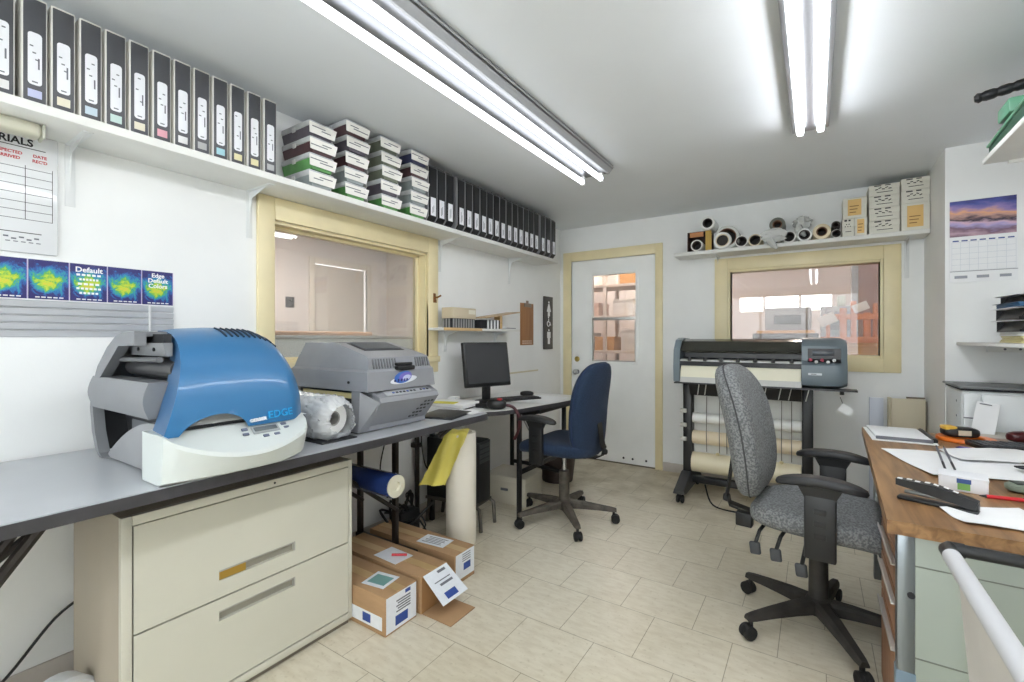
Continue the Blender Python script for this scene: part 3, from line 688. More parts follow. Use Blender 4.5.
obj('media_slot',MB().loft([[L_(-1.500,.572,.966),L_(-1.500,.79,.966),L_(-1.508,.79,1.006),L_(-1.508,.572,1.006)],[L_(-1.514,.572,.966),L_(-1.514,.79,.966),L_(-1.514,.79,1.006),L_(-1.514,.572,1.006)]]),mat('slot_grey',(150,152,150),.4),t)
# base
b_=MB(); secs=[]
for u in [k/24 for k in range(25)]:
    y=.522+u*.445
    s=math.sin(PI*min(1,u/1.0)*.92+.0)**.8 if u>0 else 0
    xl=-1.458+.062*s; zl=.953-.070*math.sin(PI*min(1,u*1.02))**.7 if 0<u<1 else .953
    xb=-1.470+.035*s; zb=.817+.028*max(0,(u-.70)/.30)**1.5
    if u>.86: k=(u-.86)/.14; xl-=.09*k*k; xb-=.08*k*k
    secs.append([L_(-1.60,y,zb),L_(xb-.02,y,zb),L_(xb,y,zb+.008),L_(xl,y,zl-.012),L_(xl-.004,y,zl),L_(-1.50,y,.953),L_(-1.60,y,.955)])
b_.loft(secs); b_o=obj('base',b_,pwh,t,sharp=28)
obj('base_side',MB().loft([[L_(-1.605,.522,.817),L_(-1.47,.522,.817),L_(-1.458,.522,.952),L_(-1.605,.522,.955)],[L_(-1.605,.50,.82),L_(-1.605,.50,.82),L_(-1.605,.50,.95),L_(-1.605,.50,.95)]]) if False else MB().box(-1.60+1.75,-1.50+1.75,.523-.75,.55-.75,.003,.14),pwh,t)
obj('rear_base',MB().box(-2.0+1.75,-1.59+1.75,.62-.75,.96-.75,0.004,.13,.01),pg,t)
obj('foot',MB().box(-1.56+1.75,-1.52+1.75,.55-.75,.58-.75,0,.006),rubber,t); obj('foot',MB().box(-1.56+1.75,-1.52+1.75,.86-.75,.89-.75,0,.03),rubber,t); obj('foot',MB().box(-1.98+1.75,-1.94+1.75,.66-.75,.70-.75,0,.006),rubber,t)
# panel on the sloping top of the base
tilt=RY(.85)
def on_panel(y,d,sz,name,mm,lift=.0015):
    # d metres down the slope from the hood
    p=L_(-1.497+d*.78,y,.9545-d*.60+lift); obj(name,MB().obox(p,sz,RY(.66),.0015),mm,t)
on_panel(.80,.045,(.030,.085,.003),'display_frame',mat('display_frame_grey',(150,156,158),.4),.004)
on_panel(.80,.044,(.017,.072,.003),'display',mat('lcd_dark',(92,100,104),.25),.006)
for y,d in ((.738,.035),(.735,.055),(.862,.035),(.866,.052),(.79,.073),(.825,.073)): on_panel(y,d,(.010,.018,.004),'button',mat('button_grey',(96,104,124),.4),.004)
text('brand_lettering','GERBER',.0135,mat('lettering_white',(226,232,238),.5),ho,L_(-1.4735,.757,.956),(0,1,.06),(-.10,0,1),ext=.0025,bold=.0006,sx=1.1)
text('model_lettering','EDGE',.033,mat('lettering_cyan',(40,156,214),.5),ho,L_(-1.4735,.814,.960),(0,1,.05),(-.16,0,1),ext=.004,bold=.0004,sx=1.0)
# ------------------------------------------------------------------ grey engraving machine
g1=mat('machine_grey',(140,142,147),.45,noise=.04,scale=12); g2=mat('machine_mid_grey',(112,114,118),.45,noise=.05,scale=12)
t=thing('vinyl_machine','grey boxy machine with swirl decal beside the window on the long table','machine',(-1.8,1.46,TZ)); O=Vector((-1.8,1.46,TZ)); L_=lambda x,y,z:Vector((x,y,z))-O
def ringz(z,x0,x1,y0,y1): return [L_(x0,y0,z),L_(x1,y0,z),L_(x1,y1,z),L_(x0,y1,z)]
obj('upper_housing',MB().loft([ringz(.995,-2.11,-1.545,1.268,1.672),ringz(1.075,-2.10,-1.553,1.272,1.668),ringz(1.085,-2.095,-1.562,1.285,1.66),ringz(1.135,-2.075,-1.575,1.295,1.65),ringz(1.145,-2.07,-1.60,1.30,1.645),ringz(1.198,-2.045,-1.81,1.312,1.63)]),g1,t,sharp=20)
obj('lower_housing',MB().loft([[L_(x,y,z) for x,z in ((-2.08,.82),(-1.60,.82),(-1.60,.84),(-1.512,.948),(-1.520,.968),(-1.575,.994),(-2.08,.994))] for y in (1.31,1.662)]),g1,t,sharp=20)
obj('side_cheek',MB().loft([[L_(x,y,z) for x,z in xz] for y,xz in ((1.262,((-1.64,.822),(-1.595,.822),(-1.585,.994),(-1.64,.994))),(1.312,((-1.64,.82),(-1.598,.82),(-1.522,.95),(-1.64,.994))))]),g1,t)
obj('inner_bay',MB().box(-.27,.155,-.16,.17,.01,.17),pdk,t)
obj('lamp_strip',MB().box(-.22,.15,-.178,-.16,.145,.168,.002),mat('lamp_strip_cream',(220,206,150),.4),t)
obj('bay_lip',MB().box(-.25,.16,-.172,-.152,.085,.12,.003),g2,t)
obj('plinth',MB().box(-.26,.185,-.19,.19,0,.012,.003),mat('plinth_grey',(66,70,70),.5),t)
for k in range(16):
    y=1.375+.0145*k
    obj('top_vent_rib',MB().obox(L_(-1.735,y,1.1835),(.115,.005,.006),RY(.247)),g2,t) if k<15 else None
obj('vent_recess',MB().obox(L_(-1.735,1.475,1.1775),(.13,.235,.006),RY(.247)),pdk,t)
obj('upper_grille',MB().prism([(p[0],p[1]) for p in rrect(-1.96+1.8,-1.83+1.8,1.36-1.46,1.60-1.46,.02)],.384,.3855,'xy'),g2,t)
for k in range(22):
    y=1.315+.0155*k
    if 1.44<y<1.56: continue
    obj('front_vent_rib',MB().obox(L_(-1.5655,y,1.109),(.006,.005,.042),RY(-.27)),g2,t)
obj('handle',MB().box(.232,.262,-.03,.075,.262,.282,.006).box(.225,.250,-.025,.07,.282,.296,.004),black_plastic,t)
obj('side_knob',MB().lathe([(0,0),(.006,0),(.006,.004),(0,.005)],axis_M(L_(-1.665,1.2675,1.03),(0,-1,0)),10),ink,t)
fx=L_(-1.5485,1.47,1.035)
def ell(y,z,ry,rz,x,th,mm,name,rot=0):
    pts=[(y+ry*math.cos(a)*math.cos(rot)-rz*math.sin(a)*math.sin(rot),z+ry*math.cos(a)*math.sin(rot)+rz*math.sin(a)*math.cos(rot)) for a in (2*PI*k/28 for k in range(28))]
    obj(name,MB().prism(pts,x,x+th,'yz'),mm,t)
zc=1.033-TZ
ell(.01,zc,.080,.016,.2545,.0012,mat('decal_white',(222,226,232),.4),'decal_base',.08)
ell(.005,zc+.012,.052,.026,.2552,.0012,mat('decal_blue',(70,112,190),.4),'decal_swirl',.15)
ell(.018,zc+.014,.038,.019,.2558,.0012,mat('decal_purple',(120,110,190),.4),'decal_swirl',.15)
ell(.026,zc+.010,.024,.011,.2564,.0012,mat('decal_pale',(190,196,226),.4),'decal_swirl',.15)
for k,(y,w_,h_) in enumerate(((-.046,.016,.011),(-.026,.013,.013),(-.008,.014,.012),(.010,.010,.012),(.025,.014,.011))): obj('decal_lettering',MB().obox((.2578,y+.002,zc-.001+.0003*k),(.0008,w_*.7,h_),RX(-.2),.0003),mat('decal_navy',(40,52,110),.4),t)
# keys and pattern of holes on the lower front
def lowfront(y,s): # s 0 bottom .. 1 top of inclined face
    return L_(-1.60+.088*s+.001,y,.84+.108*s)
obj('key_strip',MB().obox(L_(-1.5455,1.49,.9835),(.05,.27,.003),RY(.44),.001),mat('key_strip_grey',(170,172,176),.4),t)
for k in range(10):
    obj('key',MB().obox(L_(-1.536,1.40+.021*k if k<7 else 1.42+.021*k,.9815),(.009,.011,.003),RY(.44)),ink if k%4 else ink_blue,t)
for r in range(5):
    for k in range(3):
        obj('vent_hole',MB().obox(lowfront(1.545+.022*k+.012*r,.14+.16*r),(.003,.013,.008),RY(.68)),pdk,t)
# ------------------------------------------------------------------ roll in plastic wrap
t=thing('wrapped_roll','white roll wrapped in crinkled clear plastic between the two machines','roll',(-1.80,1.145,TZ))
wrap=mat('plastic_wrap',(236,238,240),.12,spec=.7,alpha=.62,bump=1.0,bscale=45); 
obj('tray',MB().box(-.2,.24,-.075,.085,0,.006,.002),pdk,t)
Mx=axis_M((-.2,0,.086),(1,0,0))
obj('roll',MB().lathe([(.030,.0),(.064,.0),(.066,.004),(.066,.395),(.062,.40),(.030,.40),(.030,.0)],Mx,28,cap=False),mat('roll_white',(232,232,228),.4),t)
obj('core',MB().lathe([(.024,.01),(.030,.01),(.030,.402),(.024,.402),(.024,.01)],Mx,24,cap=False),mat('core_grey',(150,148,142),.6),t)
rnd=random.Random(3); m=MB(); secs=[]
for i in range(41):
    x=-.215+.475*i/40; row=[]
    end=i>=35
    for k in range(72):
        a=2*PI*k/72; r=.083+rnd.uniform(-.0035,.004)+.004*math.sin(5*a+.6*i)*math.sin(.37*i+2*a)
        if i>=35: r*=(1.0,.97,.92,.85,.75,.62)[i-35]+rnd.uniform(-.025,.025)
        if i==0: r*=.8
        z=max(.0065,.090+r*math.sin(a)*(1.05)); y=r*math.cos(a)*(1.0+.30*max(0,-math.sin(a)))
        row.append(Vector((x+(rnd.uniform(-.006,.006) if i>32 else 0),y,z)))
    secs.append(row)
m.loft(secs,cap=False); obj('plastic_wrap',m,wrap,t,sharp=50)
# ------------------------------------------------------------------ things at the end of the table
t=thing('black_folder','black folder lying with its white sheet at the far end of the long table','folder',(-1.62,1.83,.8145))
obj('cover',MB().obox((0,0,.006),(.20,.24,.012),RZ(.25),.003),black_plastic,t)
t=thing('paper_sheet','white sheet on the end corner of the long table','paper',(-1.60,1.95,.815)); obj('sheet',MB().sheet(lambda u,v:Vector(((u-.5)*.20,(v-.5)*.09,.004+.006*math.sin(3*u))),8,4),paper,t)
t=thing('paper_sheet','white sheet behind the black folder beside the grey machine','paper',(-1.86,1.80,.815)); obj('sheet',MB().sheet(lambda u,v:Vector(((u-.5)*.26,(v-.5)*.16,.003+.004*math.sin(4*u+v))),8,4),paper,t)
obj_=None
# blue roll on the table braces
t=thing('blue_roll','dark blue vinyl roll lying on the braces under the long table','roll',(-1.6,1.485,.538))
Mx=axis_M((-.52,0,0),(1,0,0))
obj('roll',MB().lathe([(.03,0),(.054,0),(.055,.003),(.055,.505),(.03,.505)],Mx,28,cap=False),mat('vinyl_blue',(38,58,112),.25,noise=.05,scale=12),t)
obj('end_plug',MB().lathe([(.0,.50),(.05,.50),(.052,.512),(.022,.514),(.018,.504),(0,.504)],Mx,28),mat('plug_cream',(214,210,190),.5),t)
# white tube with yellow bag
t=thing('paper_tube','tall white paper roll standing on the floor at the end of the long table','roll',(-1.775,2.15,0))
obj('roll',MB().lathe([(.07,.005),(.089,.0),(.09,.004),(.09,.652),(.087,.657),(.066,.657),(.066,.645),(.066,.1)],None,32,cap=False),mat('tube_white',(232,226,212),.6,noise=.02,scale=6),t)
t=thing('yellow_bag','crumpled yellow plastic bag draped over the tall white paper roll','bag',(-1.80,2.05,.66))
yb=mat('bag_yellow',(230,216,104),.35,bump=.6,bscale=40)
rnd=random.Random(5)
def bagf(u,v):
    rd=Vector((-.836,-.548,0)); fd=Vector((.548,-.836,0))
    w=.12+.03*u
    p=Vector((.025,.10,0))+rd*(-.05+.03*0)+rd*(w*v)+fd*.095
    if u<.2: p=p+fd*(-.10*(1-u/.2)); p.z=.012+.004*math.sin(8*v)
    else:
        k=(u-.2)/.8; p=p+rd*(.13*k)+fd*(.02*k+.008*math.sin(9*v+4*u)); p.z=.012-.30*k-.05*v*k*0+.03*(1-v)*k*0
    return p+Vector((rnd.uniform(-.002,.002),rnd.uniform(-.002,.002),rnd.uniform(-.002,.002)))
obj('bag',MB().sheet(bagf,18,16,.0015),yb,t,sharp=60)
# ------------------------------------------------------------------ cardboard boxes
card_d=mat('cardboard_inner',(160,120,78),.85); lab=mat('shipping_label',(228,232,238),.5,noise=.03,scale=60); lab_b=mat('label_blue_print',(44,74,150),.5); tape_m=mat('packing_tape',(190,158,112),.3)
def carton(label,x1,y0,y1,h,L,end=True):
    t=thing('cardboard_box',label,'box',(x1,(y0+y1)/2,0),0,'long cardboard boxes under the table'); w=(y1-y0)/2
    b=obj('carton',MB().box(-L,0,-w,w,0,h,.003),cardboard,t)
    obj('packing_tape',MB().box(-L+.001,-.0,-.022,.022,h-.0005,h+.0006),tape_m,b)
    return t,w
t,w=carton('long cardboard box with printed end label, beside the filing cabinet',-1.46,1.288,1.464,.160,.52)
obj('end_label',MB().box(0,.0008,-w+.004,w-.004,.008,.155),lab,t,label='white printed label on the box end')
obj('label_lettering',MB().box(.0008,.0012,-.035,.035,.022,.062),lab_b,t); obj('corner_lettering',MB().box(.0008,.0012,.02,.05,.135,.15),lab_b,t)
m=MB()
for k in range(5): m.box(.0008,.0012,-.03+.008*(k%2),.05,.075+.011*k,.081+.011*k)
obj('label_text_lettering',m,ink_grey,t)
obj('side_label',MB().box(-.30,-.02,-w-.0008,-w,.02,.075),lab,t); obj('side_label_lettering',MB().box(-.14,-.09,-w-.0012,-w-.0008,.03,.066),lab_b,t)
obj('top_label',MB().obox((-.13,.0,.1612),(.12,.11,.0008),RZ(.15)),lab,t); obj('top_label_lettering',MB().obox((-.13,.0,.1618),(.09,.07,.0006),RZ(.15)),mat('label_teal',(120,164,160),.5),t)
t,w=carton('open cardboard box with hanging label flap, between the other two long boxes',-1.45,1.482,1.655,.165,.60)
obj('end_opening',MB().box(-.001,.001,-w+.004,w-.004,.004,.16),card_d,t)
fl=obj('hanging_flap',MB().loft([[V(0,-w+.01,.164),V(0,w-.01,.164),V(.125,w-.004,.075),V(.125,-w+.004,.075)],[V(.002,-w+.01,.166),V(.002,w-.01,.166),V(.127,w-.004,.077),V(.127,-w+.004,.077)]]),lab,t,label='white label on the hanging flap')
def onflap(y0,y1,s0,s1,name,mm):
    P=lambda s,y,o:V(.127*s+o*.58,y,.1665-.089*s+o*.82)
    obj(name,MB().loft([[P(s0,y0,.0005),P(s0,y1,.0005),P(s1,y1,.0005),P(s1,y0,.0005)],[P(s0,y0,.0012),P(s0,y1,.0012),P(s1,y1,.0012),P(s1,y0,.0012)]]),mm,fl)
onflap(-.04,.03,.72,.92,'flap_lettering',lab_b); onflap(-.05,.05,.35,.38,'flap_line_lettering',ink_grey); onflap(-.03,.05,.45,.52,'flap_line_lettering',ink_grey); onflap(.0,.05,.08,.16,'flap_line_lettering',ink_grey)
obj('lower_flap',MB().obox((.085,0,.004),(.165,w*2-.006,.004),None,.001),cardboard,t)
obj('top_label',MB().obox((-.26,-.01,.1662),(.16,.11,.0008),RZ(-.05)),lab,t); obj('red_marker',MB().tube([(-.26,-.02,.173),(-.20,.02,.173)],.006,8),ink_red,t)
t,w=carton('long cardboard box with torn end label, behind the table leg',-1.475,1.735,1.895,.150,.62)
obj('end_label',MB().box(0,.0008,-w+.01,w-.004,.02,.147),lab,t); obj('label_lettering',MB().box(.0008,.0012,-.01,.045,.055,.09),lab_b,t); m=MB()
for k in range(4): m.box(.0008,.0012,-.02,.045,.1+.011*k,.104+.011*k)
obj('label_text_lettering',m,ink_grey,t)
obj('top_label',MB().obox((-.20,0,.1508),(.17,.10,.0008),RZ(.1)),lab,t); m=MB()
for k in range(5): m.obox((-.20,-.03+.015*k,.1514),(.12-.02*(k%2),.005,.0006),RZ(.1))
obj('top_label_lettering',m,ink_grey,t)
# things on the floor at the lower left
t=thing('tape_roll','white roll with dark core on the floor beside the filing cabinet','roll',(-1.90,.41,0))
obj('roll',MB().lathe([(.022,-.04),(.088,-.04),(.098,-.03),(.098,.03),(.088,.04),(.022,.04),(.022,-.04)],Matrix.Translation((0,0,.099))@Matrix.Rotation(PI/2,4,'Y')@Matrix.Rotation(-.3,4,'X'),28,cap=False),mat('tape_white',(222,226,230),.35),t)
obj('core',MB().lathe([(0,-.036),(.0225,-.036),(.0225,.034),(0,.034)],Matrix.Translation((0,0,.099))@Matrix.Rotation(PI/2,4,'Y')@Matrix.Rotation(-.3,4,'X'),20),ink,t)
def cable(name,label,pts,r=.004,mm=None,cat='cable',sm=6):
    P=[Vector(p) for p in pts]; out=[]
    for i in range(len(P)-1):
        p0,p1,p2,p3=P[max(i-1,0)],P[i],P[i+1],P[min(i+2,len(P)-1)]
        for k in range(sm):
            s=k/sm; out.append(.5*((2*p1)+(-p0+p2)*s+(2*p0-5*p1+4*p2-p3)*s*s+(-p0+3*p1-3*p2+p3)*s**3))
    out.append(P[-1]); o=obj(name,MB().tube(out,r,8),mm or cable_m); tag(o,label,cat); return o
cable('power_cable','black cable sagging along the left wall beside the filing cabinet',[(-2.20,.56,.30),(-2.20,.47,.25),(-2.2,.36,.12),(-2.19,.27,.05),(-2.17,.18,.006),(-2.1,0,.006)],.005)
cable('power_cable','loop of black cable on the floor beside the filing cabinet',[(-2.15,.17,.006),(-2.06,.30,.02),(-1.98,.36,.05),(-1.93,.34,.02),(-1.96,.28,.006),(-2.05,.2,.006)],.006)
cable('power_cable','dark cable bundle along the floor edge beside the filing cabinet',[(-2.2,.10,.01),(-2.13,.30,.01),(-2.15,.44,.012),(-2.17,.62,.012)],.009,mat('brown_cable',(60,42,38),.6))
# ------------------------------------------------------------------ office chairs
def fabric(name,c1,c2,scale):
    m=bpy.data.materials.new(name); m.use_nodes=True; MATS[name]=m; nt=m.node_tree; b=nt.nodes['Principled BSDF']
    tc=nt.nodes.new('ShaderNodeTexCoord'); n=nt.nodes.new('ShaderNodeTexNoise'); n.inputs['Scale'].default_value=scale; n.inputs['Detail'].default_value=3
    r=nt.nodes.new('ShaderNodeValToRGB'); r.color_ramp.elements[0].position=.42; r.color_ramp.elements[1].position=.58
    r.color_ramp.elements[0].color=(*lin(c1),1); r.color_ramp.elements[1].color=(*lin(c2),1)
    nt.links.new(tc.outputs['Object'],n.inputs['Vector']); nt.links.new(n.outputs['Fac'],r.inputs[0]); nt.links.new(r.outputs[0],b.inputs['Base Color'])
    b.inputs['Roughness'].default_value=.9; b.inputs['Sheen Weight'].default_value=.04
    bp=nt.nodes.new('ShaderNodeBump'); bp.inputs['Strength'].default_value=.35; bp.inputs['Distance'].default_value=.003; nt.links.new(n.outputs['Fac'],bp.inputs['Height']); nt.links.new(bp.outputs[0],b.inputs['Normal'])
    return m
gfab=fabric('grey_speckled_fabric',(92,94,95),(130,132,133),130); bfab=fabric('blue_fabric',(21,38,62),(30,50,78),220)
pipe_m=mat('seam_piping',(66,66,68),.9); pipeb=mat('seam_piping_blue',(30,46,82),.9)
def chair(name,label,loc,rz,angs,fab,pip,seat_z,arm_z,back,dusty,levers,rad=.31,arms=(-1,1),armx=.06,curv=.03,topk=.20):
    t=thing(name,label,'chair',(*loc,0),rz); worn=dusty
    # base
    obj('hub',MB().lathe([(0,.075),(.045,.078),(.05,.10),(.046,.135),(.034,.145),(0,.145)],None,20),worn,t)
    for a in angs:
        a=math.radians(a)-rz; c,s=math.cos(a),math.sin(a)
        d=V(c,s,0); w=V(-s,c,0); secs=[]
        for r,hw,zt_,zb in ((.03,.033,.138,.088),(.12,.029,.130,.088),(.22,.024,.116,.084),(rad-.01,.021,.102,.078),(rad+.018,.016,.096,.076)):
            secs.append([d*r+w*hw+V(0,0,zb),d*r+w*hw*.95+V(0,0,zt_-.012),d*r+w*hw*.55+V(0,0,zt_),d*r-w*hw*.55+V(0,0,zt_),d*r-w*hw*.95+V(0,0,zt_-.012),d*r-w*hw+V(0,0,zb)])
        arm=obj('base_arm',MB().loft(secs),worn,t)
        p=d*(rad)
        cm=MB(); cm.tube([p+V(0,0,.08),p+V(0,0,.05)],.009,8)
        q=p+w*.0+d*.012
        for sd in (-1,1):
            cm.lathe([(.006,-.008),(.022,-.010),(.028,-.006),(.028,.006),(.022,.010),(.006,.008)],axis_M(q+w*sd*.014+V(0,0,.0285),w),18)
        cm.lathe([(0,-.022),(.017,-.022),(.022,0),(.017,.022),(0,.022)],axis_M(q+V(0,0,.036),w),14)
        obj('caster',cm,rubber,t)
    obj('gas_lift',MB().lathe([(0,.13),(.036,.13),(.034,.33),(.026,.335),(0,.335)],None,20),worn,t)
    obj('piston',MB().lathe([(0,.33),(.015,.33),(.015,seat_z-.09),(0,seat_z-.09)],None,16),chrome,t)
    obj('mechanism',MB().box(-.16,.12,-.075,.075,seat_z-.105,seat_z-.072,.01).box(-.09,.09,-.13,.13,seat_z-.082,seat_z-.066,.004),black_metal,t)
    # seat
    def sf(p):
        x,y,z=p; q=V(x,y,z)
        q.z-=.035*max(0,(x-.12)/.13)**2          # waterfall front
        q.z+=.018*(abs(y)/.24)**2
        q.y*=1-.10*max(0,-x/.25)
        return q
    sb=obj('seat',MB().cushion((.50,.50,.105),Matrix.Translation((.01,0,seat_z-.05)),.5,44,16,sf),fab,t)
    # back
    bw,bh,bt,bx,bz,tilt=back
    Mb=Matrix.Translation((bx,0,bz))@Matrix.Rotation(tilt,4,'Y')
    def bf(p):
        x,y,z=p.z,p.y,p.x      # thickness, width, height
        k=z/(bh/2)
        y*=(1-topk*max(0,k)**2.2-.10*max(0,-k)**2)
        x+=curv*(y/(bw/2))**2+.5*curv*math.cos(k*1.6+.5)-.025*max(0,k)**2
        return V(x,y,z)
    obj('backrest',MB().cushion((bh,bw,bt),Mb,.55,48,16,bf),fab,t)
    pts=[]
    for k in range(41):
        th=2*PI*k/40; pw=lambda v,e: math.copysign(abs(v)**e,v)
        p=bf(V(bh/2*1.002*pw(math.cos(th),.55),bw/2*1.002*pw(math.sin(th),.55),0)); pts.append(Mb@p)
    obj('seam_piping',MB().tube(pts,.0035,6),pip,t)
    zb=bz-bh/2
    obj('back_bar',MB().loft([[V(x,-.028,z-.006),V(x,.028,z-.006),V(x-.004,.028,z+.006),V(x-.004,-.028,z+.006)] for x,z in ((-.10,seat_z-.09),(-.24,seat_z-.095),(bx-.055,seat_z-.075),(bx-.068,seat_z-.03),(bx-.05,zb+.10),(bx-.035,zb+.22))]),black_metal,t)
    obj('back_knob',MB().lathe([(0,0),(.018,0),(.02,.01),(.016,.025),(0,.026)],axis_M((bx-.06,0,seat_z-.05),(-1,0,0)),14),black_plastic,t)
    if levers:
        obj('tilt_bracket',MB().box(bx-.01,bx+.055,-.11,-.06,seat_z-.13,seat_z-.07,.006),black_metal,t)
        for i,(x,y,zl) in enumerate(((-.20,-.13,.17),(-.12,-.15,.17),(-.03,-.16,.20))):
            l=obj('lever',MB().tube([(x+.02,-.06,seat_z-.10),(x+.005,y,seat_z-.12),(x-.008,y-.01,seat_z-zl)],.0075,8),black_metal,t)
            obj('lever_paddle',MB().obox((x-.010,y-.011,seat_z-zl-.024),(.042,.018,.052),RY(-.1),.008,3),mat('paddle_grey',(66,68,71),.5),l)
    for s in arms:
        y=s*.262
        ps=[]
        obj('arm_post',MB().box(armx-.05,armx+.05,y-.014,y+.014,seat_z-.13,arm_z-.06,.006).box(armx-.03,armx+.03,min(y,s*.08),max(y,s*.08),seat_z-.098,seat_z-.086,.003),black_plastic,t)
        po=obj('arm_neck',MB().loft([[V(armx-.045,y-.012,arm_z-.08),V(armx+.045,y-.012,arm_z-.08),V(armx+.045,y+.012,arm_z-.08),V(armx-.045,y+.012,arm_z-.08)],[V(armx-.075,y-.020,arm_z-.018),V(armx+.075,y-.020,arm_z-.018),V(armx+.075,y+.020,arm_z-.018),V(armx-.075,y+.020,arm_z-.018)]]),black_plastic,t)
        for k in range(3): obj('arm_rib',MB().box(armx-.02,armx+.02,y+s*.014-.003,y+s*.014+.003,seat_z-.05+.045*k,seat_z-.03+.045*k,.002),mat('arm_rib_dark',(14,14,15),.5),t)
        def af(p): return V(p.x,p.y*(1-.2*(p.x/.15)**2),p.z-.018*(p.x/.14)**2)
        obj('arm_pad',MB().cushion((.29,.085,.036),Matrix.Translation((armx,y,arm_z-.01)),.6,32,10,af),mat('arm_pad_black',(34,35,37),.5,noise=.08,scale=20),t)
    return t
dusty=mat('dusty_black',(44,41,38),.6,noise=.45,scale=18); dusty2=mat('dusty_grey_base',(78,72,64),.65,noise=.45,scale=22)
chair('office_chair','grey speckled fabric office chair with black armrests at the wood-topped desk',(.012,2.31),-.10,[222,294,6,78,150],gfab,pipe_m,.53,.70,(.48,.58,.13,-.285,.815,-.13),dusty,True,armx=.03)
chair('office_chair','blue fabric office chair with dusty base at the computer desk',(-1.41,2.79),math.radians(176),[239,311,23,95,167],bfab,pipeb,.55,.722,(.43,.61,.10,-.225,.76,-.05),dusty2,False,.325,arms=(1,),armx=.05,topk=.12)
# ------------------------------------------------------------------ computer desk in the corner
DZ=.76
t=thing('computer_desk','pale-topped computer desk with rounded dark edge in the corner by the door','desk',(-1.9,2.8,0)); ox,oy=-1.9,2.8
poly=[(-2.222,2.20),(-1.95,2.20),(-1.80,2.24),(-1.71,2.33),(-1.65,2.43),(-1.60,2.56),(-1.535,2.95),(-1.515,3.15),(-1.515,3.38),(-2.222,3.38)]
P=[(x-ox,y-oy) for x,y in poly]
obj('edge_band',MB().prism(P,DZ-.03,DZ-.003,'xy'),edge_m,t); obj('desktop',MB().prism([(x*.993,y*.995) for x,y in P],DZ-.003,DZ,'xy'),mat('desk_laminate',(222,222,220),.3),t)
for x,y in ((-1.66,3.28),(-1.66,2.62),(-2.15,2.30),(-2.15,3.28)): obj('leg',MB().box(x-ox-.014,x-ox+.014,y-oy-.014,y-oy+.014,0,DZ-.03,.003),black_metal,t)
obj('foot_bar',MB().tube([(-1.70-ox,3.28-oy,.16),(-2.0-ox,3.28-oy,.18),(-2.16-ox,3.28-oy,.18)],.016,10),black_metal,t)
obj('apron_rail',MB().box(-1.67-ox,-1.645-ox,2.62-oy,3.28-oy,.68,.715,.003),black_metal,t)
obj('keyboard_rail',MB().box(-1.60-ox,-1.57-ox,2.75-oy,3.3-oy,.70,.725,.003),black_metal,t)
obj('cross_bar',MB().box(-1.67-ox,-1.65-ox,2.62-oy,3.28-oy,.30,.33,.003),black_metal,t)
# monitor
mt=thing('computer_monitor','black flat computer monitor on the corner desk below the short shelf','monitor',(-1.97,2.68,DZ),math.radians(-50)+PI/2-PI/2)
# local: screen faces -y
ex=RX(-.16)
obj('stand_base',MB().lathe([(0,0),(.10,0),(.10,.006),(.085,.014),(.02,.02),(0,.02)],None,28),black_plastic,mt)
obj('stand_neck',MB().box(-.03,.03,.0,.03,.015,.14,.006),black_plastic,mt)
obj('housing',MB().obox((0,.012,.270),(.385,.035,.320),ex,.008),black_plastic,mt)
obj('screen',MB().obox((0,-.0072,.276),(.353,.003,.276),ex),mat('screen_off',(60,61,64),.22),mt)
obj('logo',MB().obox((0,.0125,.117),(.025,.004,.006),ex),mat('logo_grey',(150,150,154),.4),mt)
mt.rotation_euler=(0,0,math.radians(70))
# desk items
def rotsheet(name,label,x,y,z,a,b_,rz,mm=paper,cat='paper',th=.0015,group=None,wav=.004):
    t=thing(name,label,cat,(x,y,z),rz,group)
    o=obj('sheet',MB().sheet(lambda u,v:V((u-.5)*a,(v-.5)*b_,th+wav*(math.sin(3*u+2*v)+1)*.5),8,6,th),mm,t); return t
rotsheet('paper_sheet','white sheet at the door end of the computer desk',-1.72,3.0,DZ+.001,.30,.42,.1)
rotsheet('paper_sheet','white sheet under the yellow note on the computer desk',-1.93,2.36,DZ+.001,.30,.22,.2)
t=thing('notepad','thick white notepad with curled pages on the computer desk behind the grey machine','notepad',(-2.02,2.35,DZ+.007),.15); obj('pages',MB().obox((0,0,.015),(.30,.22,.03),None,.004),paper,t); obj('cover',MB().obox((0,0,.002),(.32,.235,.004),None),black_plastic,t)
t=thing('sticky_note','yellow note lying on the white notepad on the computer desk','note',(-2.02,2.28,DZ+.0375),.3); obj('sheet',MB().obox((0,0,.002),(.16,.075,.004)),mat('note_yellow',(226,218,90),.6),t)
t=thing('keyboard','black keyboard in front of the monitor on the computer desk','keyboard',(-1.86,2.86,DZ),math.radians(62))
obj('base',MB().box(-.20,.20,-.065,.065,.002,.018,.004),black_plastic,t)
m=MB()
for r in range(5):
    for k in range(14): m.box(-.19+.0272*k,-.168+.0272*k,-.055+.0225*r,-.036+.0225*r,.018,.023)
obj('key',m,mat('key_black',(40,40,43),.5),t)
t=thing('computer_mouse','black mouse on the computer desk beside the keyboard','mouse',(-1.93,3.16,DZ),.4); obj('body',MB().cushion((.11,.062,.045),Matrix.Translation((0,0,.014)),.9,24,10,lambda p:V(p.x,p.y,max(p.z,-.0135))),black_plastic,t)
t=thing('barcode_scanner','black gadget with a red stripe lying on the computer desk edge','gadget',(-1.72,2.44,DZ),.5)
obj('body',MB().cushion((.13,.08,.065),Matrix.Translation((0,0,.0325)),.8,24,12),black_plastic,t); obj('stripe',MB().cushion((.035,.05,.02),Matrix.Translation((.02,0,.062)),.8,16,8),ink_red,t); obj('grip',MB().tube([(-.05,.0,.02),(-.10,.03,.018),(-.14,.035,.016)],[.016,.018,.014],10),black_plastic,t)
